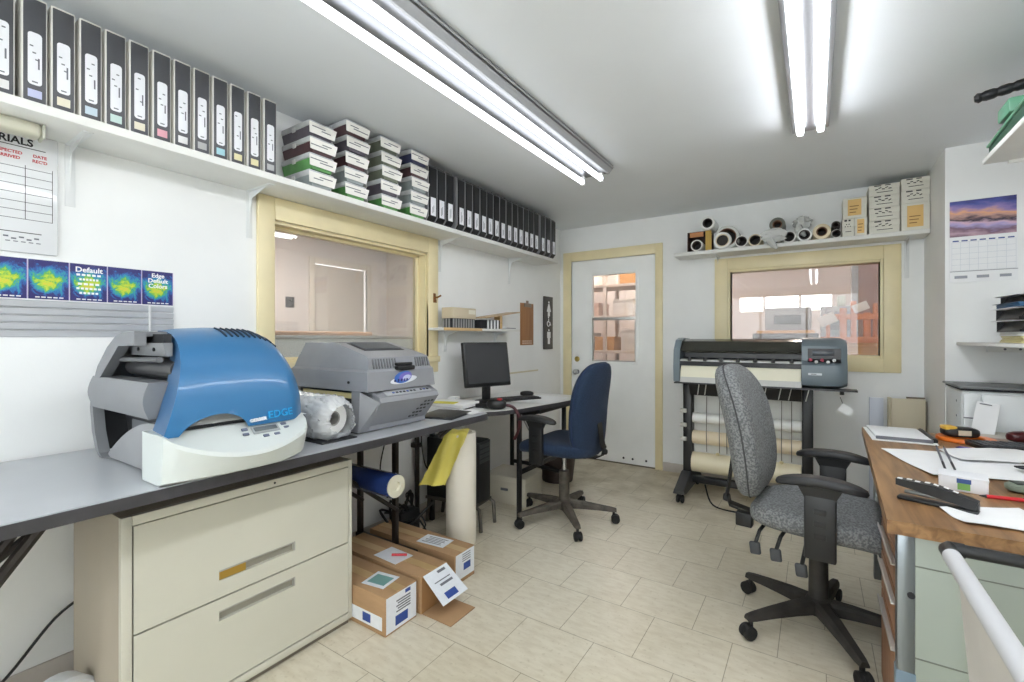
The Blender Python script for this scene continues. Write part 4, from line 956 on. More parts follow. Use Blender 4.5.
cable('desk_cable','black and red cables hanging from the computer desk edge',[(-1.69,2.46,DZ+.03),(-1.63,2.50,DZ+.012),(-1.595,2.52,DZ-.06),(-1.61,2.53,.62),(-1.64,2.53,.56)],.010,mat('dark_red_cable',(70,28,34),.5))
cable('desk_cable','thin black cable looped below the computer desk edge',[(-1.60,2.55,.72),(-1.56,2.6,.60),(-1.52,2.68,.52),(-1.62,2.75,.5)],.005,mat('grey_cable',(140,140,138),.5))
t=thing('card_box','small white box at the foot of the monitor on the computer desk','box',(-2.10,2.47,DZ),.3); obj('carton',MB().box(-.03,.03,-.035,.035,0,.05,.003),paper,t); obj('lid',MB().box(-.031,.031,-.036,.036,.036,.052,.003),paper,t)
# under the desks
t=thing('storage_box','low white cardboard box on the floor under the computer desk','box',(-1.92,2.95,0),.08)
obj('carton',MB().box(-.17,.17,-.14,.14,0,.20,.004),mat('box_offwhite',(206,200,184),.7,noise=.04,scale=8),t); obj('lid',MB().box(-.174,.174,-.144,.144,.165,.205,.004),mat('box_offwhite',(0,0,0)),t); obj('hand_hole',MB().box(-.03,.03,-.1455,-.1435,.10,.118,.003),ink_grey,t)
t=thing('waste_bin','dark brown waste bin under the computer desk behind the blue chair','bin',(-1.86,3.55,0))
obj('bin_body',MB().lathe([(0,0),(.13,0),(.165,.27),(.172,.275),(.172,.29),(.16,.29),(.125,.012),(0,.012)],None,28),mat('bin_brown',(58,46,42),.5),t); obj('rim',MB().lathe([(.162,.28),(.176,.28),(.176,.296),(.162,.296),(.162,.28)],None,28,cap=False),mat('bin_rim',(70,58,52),.5),t)
t=thing('computer_tower','black computer tower on a low metal stand by the tall paper roll','computer',(-1.98,2.37,0),.12)
obj('case',MB().box(-.20,.19,-.08,.08,.17,.56,.008),mat('tower_black',(30,32,33),.45,noise=.15,scale=30),t); obj('front_panel',MB().box(.19,.20,-.076,.076,.175,.555,.004),black_plastic,t)
for k in range(4): obj('drive_slot',MB().box(.20,.203,-.065,.065,.42+.032*k,.442+.032*k,.002),mat('slot_grey_dark',(64,68,68),.4),t)
for k in range(2): obj('stand_leg',MB().tube([(-.18,(-.09,.09)[k],.165),(.17,(-.09,.09)[k],.165),(.215,(-.09,.09)[k],.14),(.225,(-.09,.09)[k],.005)],.012,10),mat('stand_steel',(96,92,86),.35,metal=.7),t)
for k in range(2): obj('stand_leg',MB().tube([(-.17,(-.09,.09)[k],.165),(-.19,(-.09,.09)[k],.005)],.012,10),mat('stand_steel',(96,92,86)),t)
obj('stand_shelf',MB().box(-.2,.2,-.095,.095,.155,.172,.003),mat('stand_steel',(0,0,0)),t)
rnd=random.Random(11)
for i in range(6):
    pts=[(-2.06+rnd.uniform(-.10,.10),1.95+rnd.uniform(-.12,.16),.03+rnd.uniform(0,.22)) for k in range(7)]
    cable('tangled_cable',['thick black loop in the tangle of cables under the table end','low black loop in the cable tangle behind the tall paper roll','thin black cable in the tangle nearest the cardboard boxes','black cable coiled on top of the cable tangle under the table','black cable at the wall side of the tangle under the table','stray black cable at the bottom of the tangle under the table'][i],pts,[.009,.008,.005,.007,.006,.005][i])
t=thing('power_adapter','black power adapters heaped in the cable tangle under the table end','adapter',(-2.08,2.0,0)); obj('body',MB().box(-.05,.05,-.09,.07,0,.18,.015),black_plastic,t); obj('plug',MB().box(.05,.075,-.03,.02,.06,.11,.006),black_plastic,t)
cable('wall_cable','thin dark cable hanging down the left wall behind the table end',[(-2.215,1.98,.76),(-2.21,1.95,.6),(-2.2,1.9,.42),(-2.17,1.93,.25)],.004)
cable('wall_cable','thin dark cable hanging behind the computer desk end',[(-2.16,2.22,.73),(-2.15,2.2,.55),(-2.13,2.22,.38),(-2.1,2.3,.30)],.004)
t=thing('conduit','dark upright pipe on the left wall behind the table end','pipe',(-2.19,2.2,0)); obj('pipe',MB().tube([(0,0,0),(0,0,.77)],.016,10),dark_metal,t); obj('clamp',MB().box(-.035,.018,-.024,.024,.5,.53,.003),dark_metal,t)
# ------------------------------------------------------------------ wide plotter at the back wall
t=thing('wide_plotter','wide black and grey plotter on a wheeled stand under the back window','plotter',(-.37,3.80,0)); O=Vector((-.37,3.80,0)); L_=lambda x,y,z:Vector((x,y,z))-O
pl_g=mat('plotter_blue_grey',(110,122,130),.38,noise=.02,scale=8); pl_d=mat('plotter_dark',(38,39,42),.32); pl_gl=mat('plotter_smoked_cover',(58,58,52),.15,alpha=.88); pl_k=mat('plotter_black',(22,22,24),.4); media=mat('plotter_media',(232,228,206),.45); apron=mat('plotter_apron',(196,196,192),.3)
def px(poly,x0,x1): return MB().loft([[L_(x0,y,z) for y,z in poly],[L_(x1,y,z) for y,z in poly]])
XL,XR=-.865,-.075; XE=.175
obj('rear_body',px([(3.78,.90),(3.98,.90),(4.02,.98),(4.02,1.16),(3.98,1.205),(3.84,1.205),(3.80,1.12)],XL,XR),pl_d,t)
obj('smoked_cover',px([(3.66,1.125),(3.665,1.13),(3.72,1.195),(3.80,1.212),(3.86,1.212),(3.86,1.205),(3.80,1.205),(3.725,1.187),(3.672,1.122)],XL,XR),pl_gl,t)
obj('guide_rail',MB().tube([L_(XL,3.735,1.12),L_(XR,3.735,1.12)],.012,10),mat('rail_grey',(120,118,110),.3,metal=.6),t)
obj('carriage_belt',MB().tube([L_(XL,3.74,1.155),L_(XR,3.74,1.155)],.006,8),mat('belt_grey',(84,84,82),.5),t)
obj('inner_trough',px([(3.70,1.04),(3.80,1.06),(3.80,1.13),(3.79,1.13),(3.79,1.07),(3.70,1.05)],XL,XR),pl_d,t)
obj('pinch_bar',px([(3.655,1.045),(3.70,1.055),(3.70,1.062),(3.655,1.056)],XL,XR),mat('pinch_bar_light',(196,198,196),.35),t)
for k in range(7): obj('pinch_roller',MB().box(*[v for v in (XL+.37+.06+.11*k,XL+.37+.085+.11*k,-.155,-.10,1.047,1.075)],.003),pl_k,t)
obj('front_bar',px([(3.65,1.012),(3.69,1.012),(3.69,1.046),(3.66,1.046)],XL,XR),pl_k,t)
obj('platen',px([(3.655,1.010),(3.78,1.012),(3.78,.93),(3.625,.925),(3.63,.97)],XL+.012,XR-.005),media,t)
obj('apron',px([(3.622,.928),(3.70,.928),(3.70,.89),(3.61,.888)],XL+.012,XR),apron,t)
obj('apron_edge',px([(3.605,.889),(3.70,.889),(3.70,.878),(3.60,.878)],XL-.03,XR+.30),pl_k,t)
obj('end_cap',px([(3.64,.89),(3.63,1.0),(3.645,1.13),(3.71,1.205),(3.80,1.222),(3.98,1.215),(4.03,1.15),(4.03,.95),(3.98,.89)],XL-.042,XL+.004),pl_g,t)
# control housing at the right
secs=[]
for k in range(9):
    s=k/8; x=XR+(XE-XR)*s; q=1-.22*max(0,(s-.72)/.28)**2
    c=Vector((0,3.82,1.05)); pl=[(3.60,.91),(3.585,.96),(3.60,1.04),(3.64,1.07),(3.65,1.165),(3.70,1.205),(3.80,1.222),(3.98,1.218),(4.03,1.15),(4.03,.95),(3.98,.89),(3.66,.889)]
    secs.append([L_(x,3.82+(y-3.82)*q,1.05+(z-1.05)*(q*.5+.5)) for y,z in pl])
obj('control_housing',MB().loft(secs),pl_g,t,sharp=40)
obj('control_recess',MB().loft([[L_(x,3.605,1.062),L_(x,3.638,1.082),L_(x,3.645,1.150),L_(x,3.70,1.150),L_(x,3.70,1.062)] for x in (XR+.035,XR+.215)]),mat('control_black',(28,28,30),.35),t)
for k in range(5): obj('control_key',MB().lathe([(0,0),(.011,0),(.010,.006),(0,.007)],axis_M(L_(XR+.05+.032*k,3.612-.002,1.075-.012*(k%2)),(0,-.8,.5)),12),mat('key_red',(176,70,90),.4) if k in (0,2) else mat('key_pale',(206,208,210),.4),t)
obj('control_display',MB().box(*[v for v in (XR+.37+.06,XR+.37+.18,-.168,-.150,1.105,1.135)],.002),mat('control_lcd',(70,76,84),.25),t)
obj('label_plate',MB().obox(L_(XR+.075,3.584,.985),(.075,.004,.014),RX(-.1)),mat('label_silver',(200,206,212),.35),t)
obj('plate_lettering',MB().obox(L_(XR+.068,3.5815,.985),(.03,.001,.005),RX(-.1)),ink_grey,t)
for s,x in ((-1,XL),(1,XR)):
    obj('leg',MB().box(*[v for v in (x+.37-.0,x+.37+.065,-.04,.06,.13,.889)],.008),pl_k,t)
    ft=MB().loft([[L_(x-.012,y,z0),L_(x+.072,y,z0),L_(x+.064,y,z1),L_(x-.004,y,z1)] for y,z0,z1 in ((3.50,.075,.105),(3.56,.07,.125),(3.72,.07,.185),(3.86,.07,.185),(4.02,.07,.125),(4.10,.075,.105))])
    obj('foot',ft,mat('foot_dark_grey',(58,58,60),.45),t)
    for y in (3.545,4.07):
        cm=MB()
        for sd in (-1,1): cm.lathe([(.006,-.007),(.027,-.009),(.03,-.004),(.03,.004),(.027,.009),(.006,.007)],axis_M(L_(x+.03+sd*.016,y,.030),(1,0,0)),16)
        cm.tube([L_(x+.03,y,.03),L_(x+.03,y,.08)],.008,8)
        obj('caster',cm,rubber,t)
obj('cross_beam',MB().box(XL+.37+.05,XR+.37+.02,-.03,.03,.10,.15,.006),pl_k,t)
obj('support_flap',px([(3.645,.886),(3.66,.886),(3.705,.792),(3.695,.787)],XL+.065,XR-.0),pl_k,t)
for k,x in enumerate((.05,.10,.20,.26,.43,.49,.58,.64,.74)):
    X_=XL+.07+x
    obj('guide_line',MB().loft([[L_(X_+.020,yy-.004,.884),L_(X_+.026,yy-.004,.884),L_(X_+.006,yy+.044,.792),L_(X_,yy+.044,.792)] for yy in (3.645,3.649)]),apron,t)
# media store between the legs
obj('catch_sheet',MB().sheet(lambda u,v:L_(XL+.075+u*(XR-XL-.08),3.83+.02*math.sin(3*v),.80-.50*v),6,8,.003),mat('catch_sheet_pale',(214,214,210),.2),t)
for i,(z,r,y) in enumerate(((.60,.040,3.80),(.45,.052,3.80),(.26,.075,3.79))):
    obj('media_roll',MB().tube([L_(XL+.068,y,z),L_(XR-.003,y,z)],r,24),mat('media_roll_%d'%i,[(232,232,228),(222,206,178),(226,216,186)][i],.35),t)
for x in (.13,.22,.27,.46,.51,.62,.68):
    obj('basket_wire',MB().tube([L_(XL+.05+x,3.73,.78),L_(XL+.05+x,3.715,.50),L_(XL+.05+x,3.73,.36)],.003,6),mat('wire_grey',(120,118,112),.4,metal=.7),t)
for x in (.19,.60): obj('hanging_clip',MB().lathe([(0,-.012),(.012,-.008),(.013,.006),(0,.012)],Matrix.Translation(L_(XL+.07+x,3.71,.355)),12),mat('clip_ivory',(220,206,160),.4),t)
for k in range(3): obj('leg_clip',MB().box(XL+.37-.016,XL+.37+.03,-.062,-.04,.42+.11*k,.45+.11*k,.004),mat('leg_clip_grey',(190,188,180),.4),t)
obj('knob',MB().lathe([(0,0),(.012,0),(.012,.02),(0,.022)],Matrix.Translation(L_(XE-.03,3.64,.855)),12),pl_k,t)
cable('power_cable','black cable trailing on the floor beneath the plotter',[(-.70,3.75,.1),(-.62,3.6,.01),(-.45,3.55,.006),(-.25,3.62,.006),(-.08,3.7,.09)],.006)
t=thing('hang_tag','white paper tag hanging at the right end of the plotter','tag',(.165,3.64,.76)); obj('card',MB().obox((0,0,.0),(.07,.003,.05),RY(.6)),paper,t); obj('string',MB().tube([(-.01,0,.02),(-.03,0,.08)],.0015,6),cable_m,t)
# ------------------------------------------------------------------ shelf over the back window
SZ=1.95
t=thing('wall_shelf','white shelf over the back window holding rolls and boxes','shelf',(-.18,B,SZ-.03))
obj('board',MB().box(-.84,.822,-.235,0,0,.03,.003),shelf_white,t)
bb=bracket_mesh(.2,.27).mesh('bracket',steel_white)
for x in (-.52,.73):
    o=obj('bracket',bb,steel_white,t,loc=(x,0,0),rz=-PI/2)
SB=SZ+.0005
def tubeY(name,label,x,z,r,ri,y0,y1,mo,mi,cat='roll'):
    t=thing(name,label,cat,(x,(y0+y1)/2,z-r),0,'rolls on the back shelf'); h=(y1-y0)/2
    M=axis_M((0,-h,r),(0,1,0))
    obj('roll',MB().lathe([(ri+.003,0),(r-.002,0),(r,.003),(r,2*h),(ri+.003,2*h),(ri+.003,0)],M,28,cap=False),mo,t)
    obj('core',MB().lathe([(ri-.004,.004),(ri+.003,.0),(ri+.003,2*h-.002),(ri-.004,2*h-.002),(ri-.004,.004)],M,24,cap=False),mi,t)
    obj('core_inside',MB().lathe([(0,h*1.2),(ri,h*1.2),(ri,h*1.2+.004),(0,h*1.2+.004)],M,20),mat('roll_inside_dark',(38,34,32),.7),t)
    return t
w1=mat('roll_paper_white',(230,230,226),.45); w2=mat('roll_core_brown',(120,84,62),.7); w3=mat('roll_cream',(222,208,178),.5); clearw=mat('roll_clear_wrap',(206,208,204),.2); dk=mat('roll_core_dark',(60,52,48),.7)
t=thing('open_carton','dark printed carton with a roll inside at the left end of the back shelf','box',(-.82,4.24,SB))
obj('carton',MB().box(-.095,-.089,-.1,.06,0,.17).box(.055,.085,-.1,.06,0,.165).box(-.095,.085,-.1,.06,.0,.004).box(-.095,.085,.055,.06,0,.17).box(-.095,.06,-.1,.06,.164,.17),mat('carton_dark_brown',(64,40,34),.6),t)
obj('flap',MB().box(.050,.098,-.104,-.1,.004,.17),mat('carton_yellow',(190,156,76),.6),t); obj('printed_panel',MB().box(-.075,.035,-.105,-.1,.125,.164),mat('carton_orange',(190,130,84),.6),t)
tubeY('media_roll','white-rimmed roll inside the dark carton on the back shelf',-.838,SB+.053,.048,.035,4.125,4.29,w1,dk)
tubeY('media_roll','white roll lying on top of the dark carton on the back shelf',-.749,SB+.227,.056,.036,4.11,4.30,w1,dk)
tubeY('media_roll','large clear-wrapped roll right of the dark carton on the back shelf',-.606,SB+.095,.095,.070,4.13,4.3,clearw,w2)
tubeY('media_roll','flattened white ring roll resting in front of the large wrapped roll',-.634,SB+.068,.068,.048,4.098,4.125,w1,w3)
tubeY('media_roll','small thick-walled roll, next to the flattened ring roll on the back shelf',-.494,SB+.047,.047,.036,4.11,4.29,w1,dk)
tubeY('media_roll','small dark-cored roll left of the crumpled plastic on the back shelf',-.398,SB+.047,.047,.036,4.12,4.29,w3,dk)
tubeY('media_roll','dark-wound roll standing above the crumpled plastic on the back shelf',-.245,SB+.150,.054,.030,4.12,4.28,mat('roll_dark_film',(90,92,80),.3),w2)
tubeY('media_roll','white roll behind the crumpled plastic on the back shelf',-.265,SB+.046,.046,.032,4.16,4.3,w1,dk)
tubeY('media_roll','white-rimmed roll right of the crumpled plastic on the back shelf',-.167,SB+.049,.049,.034,4.14,4.3,w1,dk)
tubeY('media_roll','clear-wrapped roll left of the cream roll on the back shelf',-.067,SB+.050,.050,.034,4.13,4.3,clearw,dk)
tubeY('media_roll','thick cream roll with brown core on the back shelf',.042,SB+.057,.057,.032,4.11,4.29,w3,w2)
tubeY('media_roll','dark open roll leaning beside the small boxes on the back shelf',.128,SB+.098,.028,.02,4.13,4.29,mat('roll_black',(40,38,36),.5),dk)
tubeY('media_roll','white-rimmed dark roll lowest beside the small boxes on the back shelf',.131,SB+.033,.031,.024,4.12,4.29,w1,dk)
crm=mat('crumpled_plastic',(224,226,224),.15,spec=.7,alpha=.7,bump=.8,bscale=60)
rnd=random.Random(21)
def crumple(name,label,c,sz,seed):
    t=thing(name,label,'plastic bag',c); rnd=random.Random(seed); m=MB(); secs=[]
    for i in range(11):
        ph=-PI/2+PI*i/10; row=[]
        for k in range(18):
            th=2*PI*k/18; j=rnd.uniform(.72,1.12)
            row.append(V(sz[0]*math.cos(ph)*math.cos(th)*j,sz[1]*math.cos(ph)*math.sin(th)*j,sz[2]*(1+math.sin(ph))*1.0*(j*.3+.7)))
        secs.append(row)
    obj('film',m.loft(secs,cap=False),crm,t,sharp=20)
    obj('twist',MB().tube([(-.03,-sz[1]*.8,.02),(.0,-sz[1],-.03),(.02,-sz[1]*1.0,-.055)],[.03,.022,.008],8),crm,t,sharp=20)
    return t
crumple('plastic_bag','crumpled clear plastic bag hanging over the front of the back shelf',(-.262,4.062,SB+.001),(.095,.03,.055),4)
crumple('plastic_bag','tuft of clear plastic behind the rolls on the back shelf',(-.08,4.22,SB+.101),(.07,.05,.055),8)
# small archive boxes at the right end of the shelf
bxw=mat('archive_box_white',(222,220,208),.65,noise=.03,scale=10); yl=mat('box_sticker_orange',(226,188,120),.6)
def abox(label,x0,x1,z0,z1,yf,sticker,k):
    t=thing('archive_box',label,'box',((x0+x1)/2,yf+.09,z0),0,'small white boxes at the right end of the back shelf'); w=(x1-x0)/2; h=z1-z0
    obj('carton',MB().box(-w,w,-.09,.09,0,h*.72,.002),bxw,t); obj('lid',MB().box(-w-.002,w+.002,-.093,.092,h*.55,h-.001,.003),bxw,t)
    if sticker: 
        obj('sticker',MB().box(-w*.6,w*.55,-.0942,-.093,h*.12,h*.9),yl,t,label='orange sticker')
        m=MB()
        for q in range(3): m.box(-w*.45,w*(.1+.12*q),-.0946,-.0942,h*.25+.022*q,h*.25+.022*q+.006)
        obj('sticker_lettering',m,mat('sticker_ink',(150,104,60),.6),t)
    else:
        rn=random.Random(k); m=MB()
        for q in range(5): 
            x=-w*.6+q*w*.22; m.obox((x+w*.1,-.0938,h*(.55+.12*(q%2))),(w*.2,.0012,.006),RY(rn.uniform(-.5,.5)))
        m.box(-w*.5,w*.55,-.0942,-.093,h*.25,h*.25+.004).box(-w*.66,-w*.2,-.0942,-.093,h*.84,h*.93).box(w*.05,w*.42,-.0942,-.093,h*.84,h*.93)
        obj('marker_lettering',m,mat('marker_black',(52,50,48),.6),t)
YF=4.105
abox('small white carton at the bottom left of the boxes, beside the dark roll',.166,.233,SB,SB+.128,YF,False,1)
abox('small white box with orange sticker, lower one next to the middle column',.237,.308,SB,SB+.128,YF,True,2)
abox('small box covered by an orange sticker, on top of the two smallest boxes',.170,.306,SB+.129,SB+.275,YF,True,3)
abox('white box with black scribble, bottom of the middle column on the back shelf',.320,.485,SB,SB+.092,YF,False,4)
abox('white box with two dark marks, second from the bottom of the middle column',.320,.485,SB+.093,SB+.180,YF,False,5)
abox('white box with scribbled lines, third from the bottom of the middle column',.318,.484,SB+.181,SB+.264,YF,False,6)
abox('white box with two dark marks, topmost of the middle column on the back shelf',.319,.485,SB+.265,SB+.340,YF,False,7)
abox('white box with big orange sticker, lower one of the end column by the corner wall',.495,.641,SB,SB+.185,YF,True,8)
abox('white box with scribble, middle one of the end column by the corner wall',.494,.640,SB+.186,SB+.274,YF,False,9)
abox('white box with two dark marks, topmost of the end column by the corner wall',.495,.641,SB+.275,SB+.355,YF,False,10)
# ------------------------------------------------------------------ wood-topped steel desk at the right
oak=wood('desk_oak',(116,84,54),(158,120,80),.35,'Y',.8); oakf=wood('drawer_oak',(130,90,64),(162,120,90),.45,'Z'); sg=mat('desk_steel_green',(152,160,150),.4,noise=.02,scale=5)
XD0,XD1,YD0,YD1=.168,.985,1.535,3.05
t=thing('wood_top_desk','steel desk with brown wood-grain top and wooden drawer fronts at the right wall','desk',(.58,2.29,0)); O=Vector((.58,2.29,0)); L_=lambda x,y,z:Vector((x,y,z))-O
D=lambda x0,x1,y0,y1,z0,z1:(x0-.58,x1-.58,y0-2.29,y1-2.29,z0,z1)
obj('desktop',MB().loft([[L_(x,y,z) for x,y in ((XD0-.012,YD0),(XD1,YD0),(XD1,YD1),(.206,YD1))] for z in (.715,.75)]),oak,t,sharp=20)
pd=obj('pedestal',MB().box(*D(.212,.62,1.565,2.02,.06,.714),.003),sg,t)
obj('end_panel',MB().box(*D(.214,.985,1.553,1.566,.06,.714),.002),sg,t)
for z in (.635,.40): obj('panel_seam',MB().box(*D(.214,.985,1.5518,1.5535,z,z+.003)),mat('seam_dark',(110,114,106),.5),t)
obj('corner_post',MB().box(*D(.178,.214,1.552,1.59,.02,.714),.003),mat('post_bright_steel',(128,134,138),.28,metal=.9),t)
obj('post_boot',MB().box(*D(.176,.216,1.550,1.592,.0,.36),.003),mat('post_blue_grey',(112,130,144),.4),t)
obj('post_lock',MB().lathe([(0,0),(.008,0),(.008,.004),(0,.004)],axis_M(L_(.206,1.552,.56),(0,-1,0)),12),ink,t)
for i,(z0,z1) in enumerate(((.615,.708),(.505,.608),(.375,.498),(.075,.368))):
    d=obj('drawer',MB().box(*D(.190,.212,1.60,2.015,z0,z1),.002),oakf,t)
    if i in (1,2):
        pass
    obj('drawer_pull',MB().box(*D(.176,.191,1.66,1.98,z1-.022,z1-.018),.001).box(*D(.176,.179,1.66,1.98,z1-.022,z1-.008),.001),mat('pull_aluminium',(206,204,198),.3,metal=.6),d)
obj('modesty_panel',MB().box(*D(.93,.945,2.02,3.0,.25,.714),.002),sg,t)
obj('far_panel',MB().box(*D(.26,.985,3.005,3.02,.06,.714),.002),sg,t)
for x,y in ((.30,2.98),(.95,2.98),(.95,1.60),(.60,1.98)): obj('leg',MB().box(*D(x-.018,x+.018,y-.018,y+.018,0,.06),.003),chrome,t)
obj('front_leg',MB().box(*D(.25,.285,2.96,2.995,0,.714),.003),mat('post_bright_steel',(0,0,0)),t)
T=.7505
# stapler
t=thing('stapler','black desk stapler with chequered top on the wood-topped desk','stapler',(.285,1.735,T),-.35)
obj('base',MB().box(-.085,.085,-.018,.018,0,.010,.004),black_plastic,t)
obj('magazine',MB().obox((.005,0,.022),(.15,.014,.010),RY(.02),.002),mat('staple_steel',(130,132,134),.3,metal=.9),t)
obj('arm',MB().loft([[V(-.088,-.013,.040),V(-.088,.013,.040),V(-.088,.013,.058),V(-.088,-.013,.058)],[V(.0,-.017,.026),V(.0,.017,.026),V(.0,.017,.056),V(.0,-.017,.056)],[V(.08,-.016,.012),V(.08,.016,.012),V(.085,.014,.034),V(.085,-.014,.034)]]),black_plastic,t)
for k in range(7):
    x=-.08+.020*k; obj('chequer',MB().obox((x,.004 if k%2 else -.004,.0588-.0001*k-(max(0,x)*.22)),(.011,.011,.0016),RY(.02 if x<0 else .24)),paper,t)
obj('hinge_block',MB().box(.055,.085,-.014,.014,.008,.03,.004),black_plastic,t)
# papers
def poly_sheet(name,label,pts,z,th=.0012,mm=paper,cat='paper',sub=6):
    c=sum((Vector((*p,0)) for p in pts),Vector())/len(pts); t=thing(name,label,cat,(c.x,c.y,z))
    A,Bq,Cq,Dq=[Vector((*p,0))-c for p in pts]
    def f(u,v):
        p=A.lerp(Bq,u).lerp(Dq.lerp(Cq,u),v); p.z=th+.004*(math.sin(5*u+2)*math.sin(4*v+1)+1); return p
    obj('sheet',MB().sheet(f,10,8,th),mm,t); return t
poly_sheet('paper_sheet','white sheet half under the stapler at the near edge of the desk',[(.285,1.70),(.315,1.60),(.50,1.62),(.47,1.83)],T)
poly_sheet('paper_sheet','large white sheet spread across the middle of the wood-topped desk',[(.232,2.46),(.335,2.09),(.66,2.20),(.62,2.60)],T+.001)
poly_sheet('paper_sheet','white sheet at the right behind the large one, one corner peaking up',[(.42,2.52),(.46,2.36),(.86,2.50),(.66,2.74)],T+.011)
# notebook with elastic
t=thing('notebook','white notebook with dark spine near the far corner of the wood-topped desk','notebook',(.33,2.86,T),.03)
obj('cover',MB().obox((0,0,.003),(.23,.34,.006),None,.002),paper,t); obj('pages',MB().obox((.0,.01,.012),(.20,.31,.012),RZ(.02),.002),mat('pages_white',(228,230,232),.7),t)
obj('spine',MB().obox((-.0,-.155,.013),(.2,.012,.015),None,.003),ink_grey,t); obj('ring_binding',MB().tube([(.108,-.14,.014),(.108,.14,.014)],.011,10),black_plastic,t)
# orange tape ring with tape measure
t=thing('tape_ring','flat orange ring on the desk under the tape measure','ring',(.575,2.90,T)); obj('ring',MB().lathe([(.062,0),(.10,.0),(.103,.004),(.10,.016),(.066,.016),(.062,.012),(.062,0)],None,36,cap=False),mat('tape_orange',(232,120,40),.4),t)
t=thing('tape_measure','black and yellow tape measure lying on the orange ring','tape measure',(.555,2.90,T+.0165),.2)
obj('case',MB().cushion((.13,.08,.045),Matrix.Translation((0,0,.0225)),.5,28,12),black_plastic,t); obj('yellow_panel',MB().cushion((.05,.07,.02),Matrix.Translation((-.04,0,.040)),.5,20,8),mat('tape_yellow',(220,176,60),.4),t); obj('label',MB().box(-.02,.025,-.0412,-.038,.012,.034),mat('tape_label',(200,190,170),.4),t)
def pen(name,label,a,b_,col,cap,r=.0045):
    a=Vector(a);b_=Vector(b_); t=thing(name,label,'pen',a); d=b_-a
    obj('barrel',MB().tube([d*.12,d*.75],r,10),col,t); obj('tip',MB().tube([V(0,0,0),d*.12],[.0012,r*.9],10),cap,t); obj('cap',MB().tube([d*.75,d],[r*1.1,r*.9],10),cap,t); return t
pen('pen','red pen with black ends lying on the wood-topped desk',(.405,1.895,T+.005),(.53,1.915,T+.005),mat('pen_red',(196,40,48),.35),black_plastic,.0055)
pen('pen','purple-blue pen lying in front of the orange ring',(.50,2.68,T+.005),(.585,2.66,T+.005),mat('pen_violet',(64,54,150),.35),mat('pen_violet_dark',(44,38,110),.35),.006)
pen('pencil','thin dark rod lying toward the white box, the left one of two',(.425,2.60,T+.020),(.372,2.13,T+.022),ink_grey,ink,.0035)
pen('pencil','thin dark rod lying toward the white box, the right one of two',(.447,2.60,T+.020),(.398,2.14,T+.022),ink_grey,ink,.0035)
t=thing('card_box','small white box with blue and green mark behind the stapler','box',(.385,1.975,T),-.18)
obj('carton',MB().box(-.055,.055,-.045,.045,0,.045,.002),mat('card_white',(226,228,232),.5),t); obj('mark',MB().box(-.012,.016,-.0458,-.045,.006,.03),mat('mark_green',(120,170,90),.5),t); obj('mark',MB().box(-.014,.018,-.0459,-.045,.026,.04),mat('mark_blue',(50,80,140),.5),t); obj('lid_edge',MB().box(-.056,.056,-.046,.046,.039,.0455,.001),mat('card_white',(0,0,0)),t)
t=thing('keyboard','dark keyboard behind the loose sheets on the wood-topped desk','keyboard',(.76,2.80,T),.25); obj('base',MB().box(-.2,.2,-.065,.065,0,.018,.004),black_plastic,t)
m=MB()
for r in range(5):
    for k in range(14): m.box(-.19+.0272*k,-.168+.0272*k,-.055+.0225*r,-.036+.0225*r,.018,.023)
obj('key',m,mat('key_dark_grey',(70,72,76),.5),t)
t=thing('eyeglasses_case','dark red glasses case at the right edge of the desk','case',(.80,3.0,T+.0),.5); obj('body',MB().cushion((.17,.07,.05),Matrix.Translation((0,0,.025)),.7,24,10),mat('case_dark_red',(70,24,28),.3),t); obj('hinge',MB().box(-.05,.05,.033,.037,.02,.03,.001),chrome,t)
t=thing('pocket_calculator','grey-green pocket gadget at the right of the desk behind the red pen','gadget',(.545,2.03,T),.2); obj('body',MB().cushion((.11,.06,.028),Matrix.Translation((0,0,.014)),.5,24,8),mat('gadget_green_grey',(110,120,106),.45),t); obj('keypad',MB().box(-.04,.02,-.02,.02,.026,.030,.002),mat('gadget_dark',(56,62,58),.5),t)
t=thing('sunglasses','dark folded glasses on the desk by the right end of the large sheet','glasses',(.64,2.30,T+.013),.3); obj('lens',MB().cushion((.055,.035,.01),Matrix.Translation((-.035,0,.012)),.8,20,8),ink,t); obj('lens',MB().cushion((.055,.035,.01),Matrix.Translation((.035,0,.012)),.8,20,8),ink,t); obj('temple_arm',MB().tube([(-.062,0,.012),(-.05,.03,.008),(.05,.035,.006)],.003,6),ink,t)
# low white cabinet behind the desk
frw=mat('appliance_white',(222,226,227),.35)
t=thing('low_white_cabinet','low white appliance with dark top edge standing behind the wood-topped desk','cabinet',(.95,3.50,0))
obj('body',MB().box(-.305,.03,-.165,.19,.02,.945,.02,3),frw,t); obj('top_lid',MB().box(-.318,.04,-.178,.195,.955,.966,.003),mat('lid_grey',(112,116,118),.4),t); obj('lid_gap',MB().box(-.305,.03,-.165,.19,.944,.956),ink,t)
obj('front_door',MB().box(-.23,.028,-.185,-.168,.06,.93,.01),frw,t); obj('front_strip',MB().box(-.298,-.236,-.176,-.164,.06,.93,.004),frw,t)
obj('hinge_plate',MB().box(-.298,-.236,-.178,-.170,.800,.806),ink_grey,t)
for z in (.80,.88): obj('side_screw',MB().lathe([(0,0),(.006,0),(.006,.002),(0,.003)],axis_M(V(-.305,-.07,z),(-1,0,0)),10),ink_grey,t)
for x in (-.26,-.01):
    for y in (-.13,.15): obj('foot',MB().lathe([(0,0),(.02,0),(.02,.025),(0,.025)],Matrix.Translation((x,y,0)),12),rubber,t)
t=thing('paper_sheet','white sheet leaning against the low white cabinet behind the desk','paper',(.70,3.22,T),0)
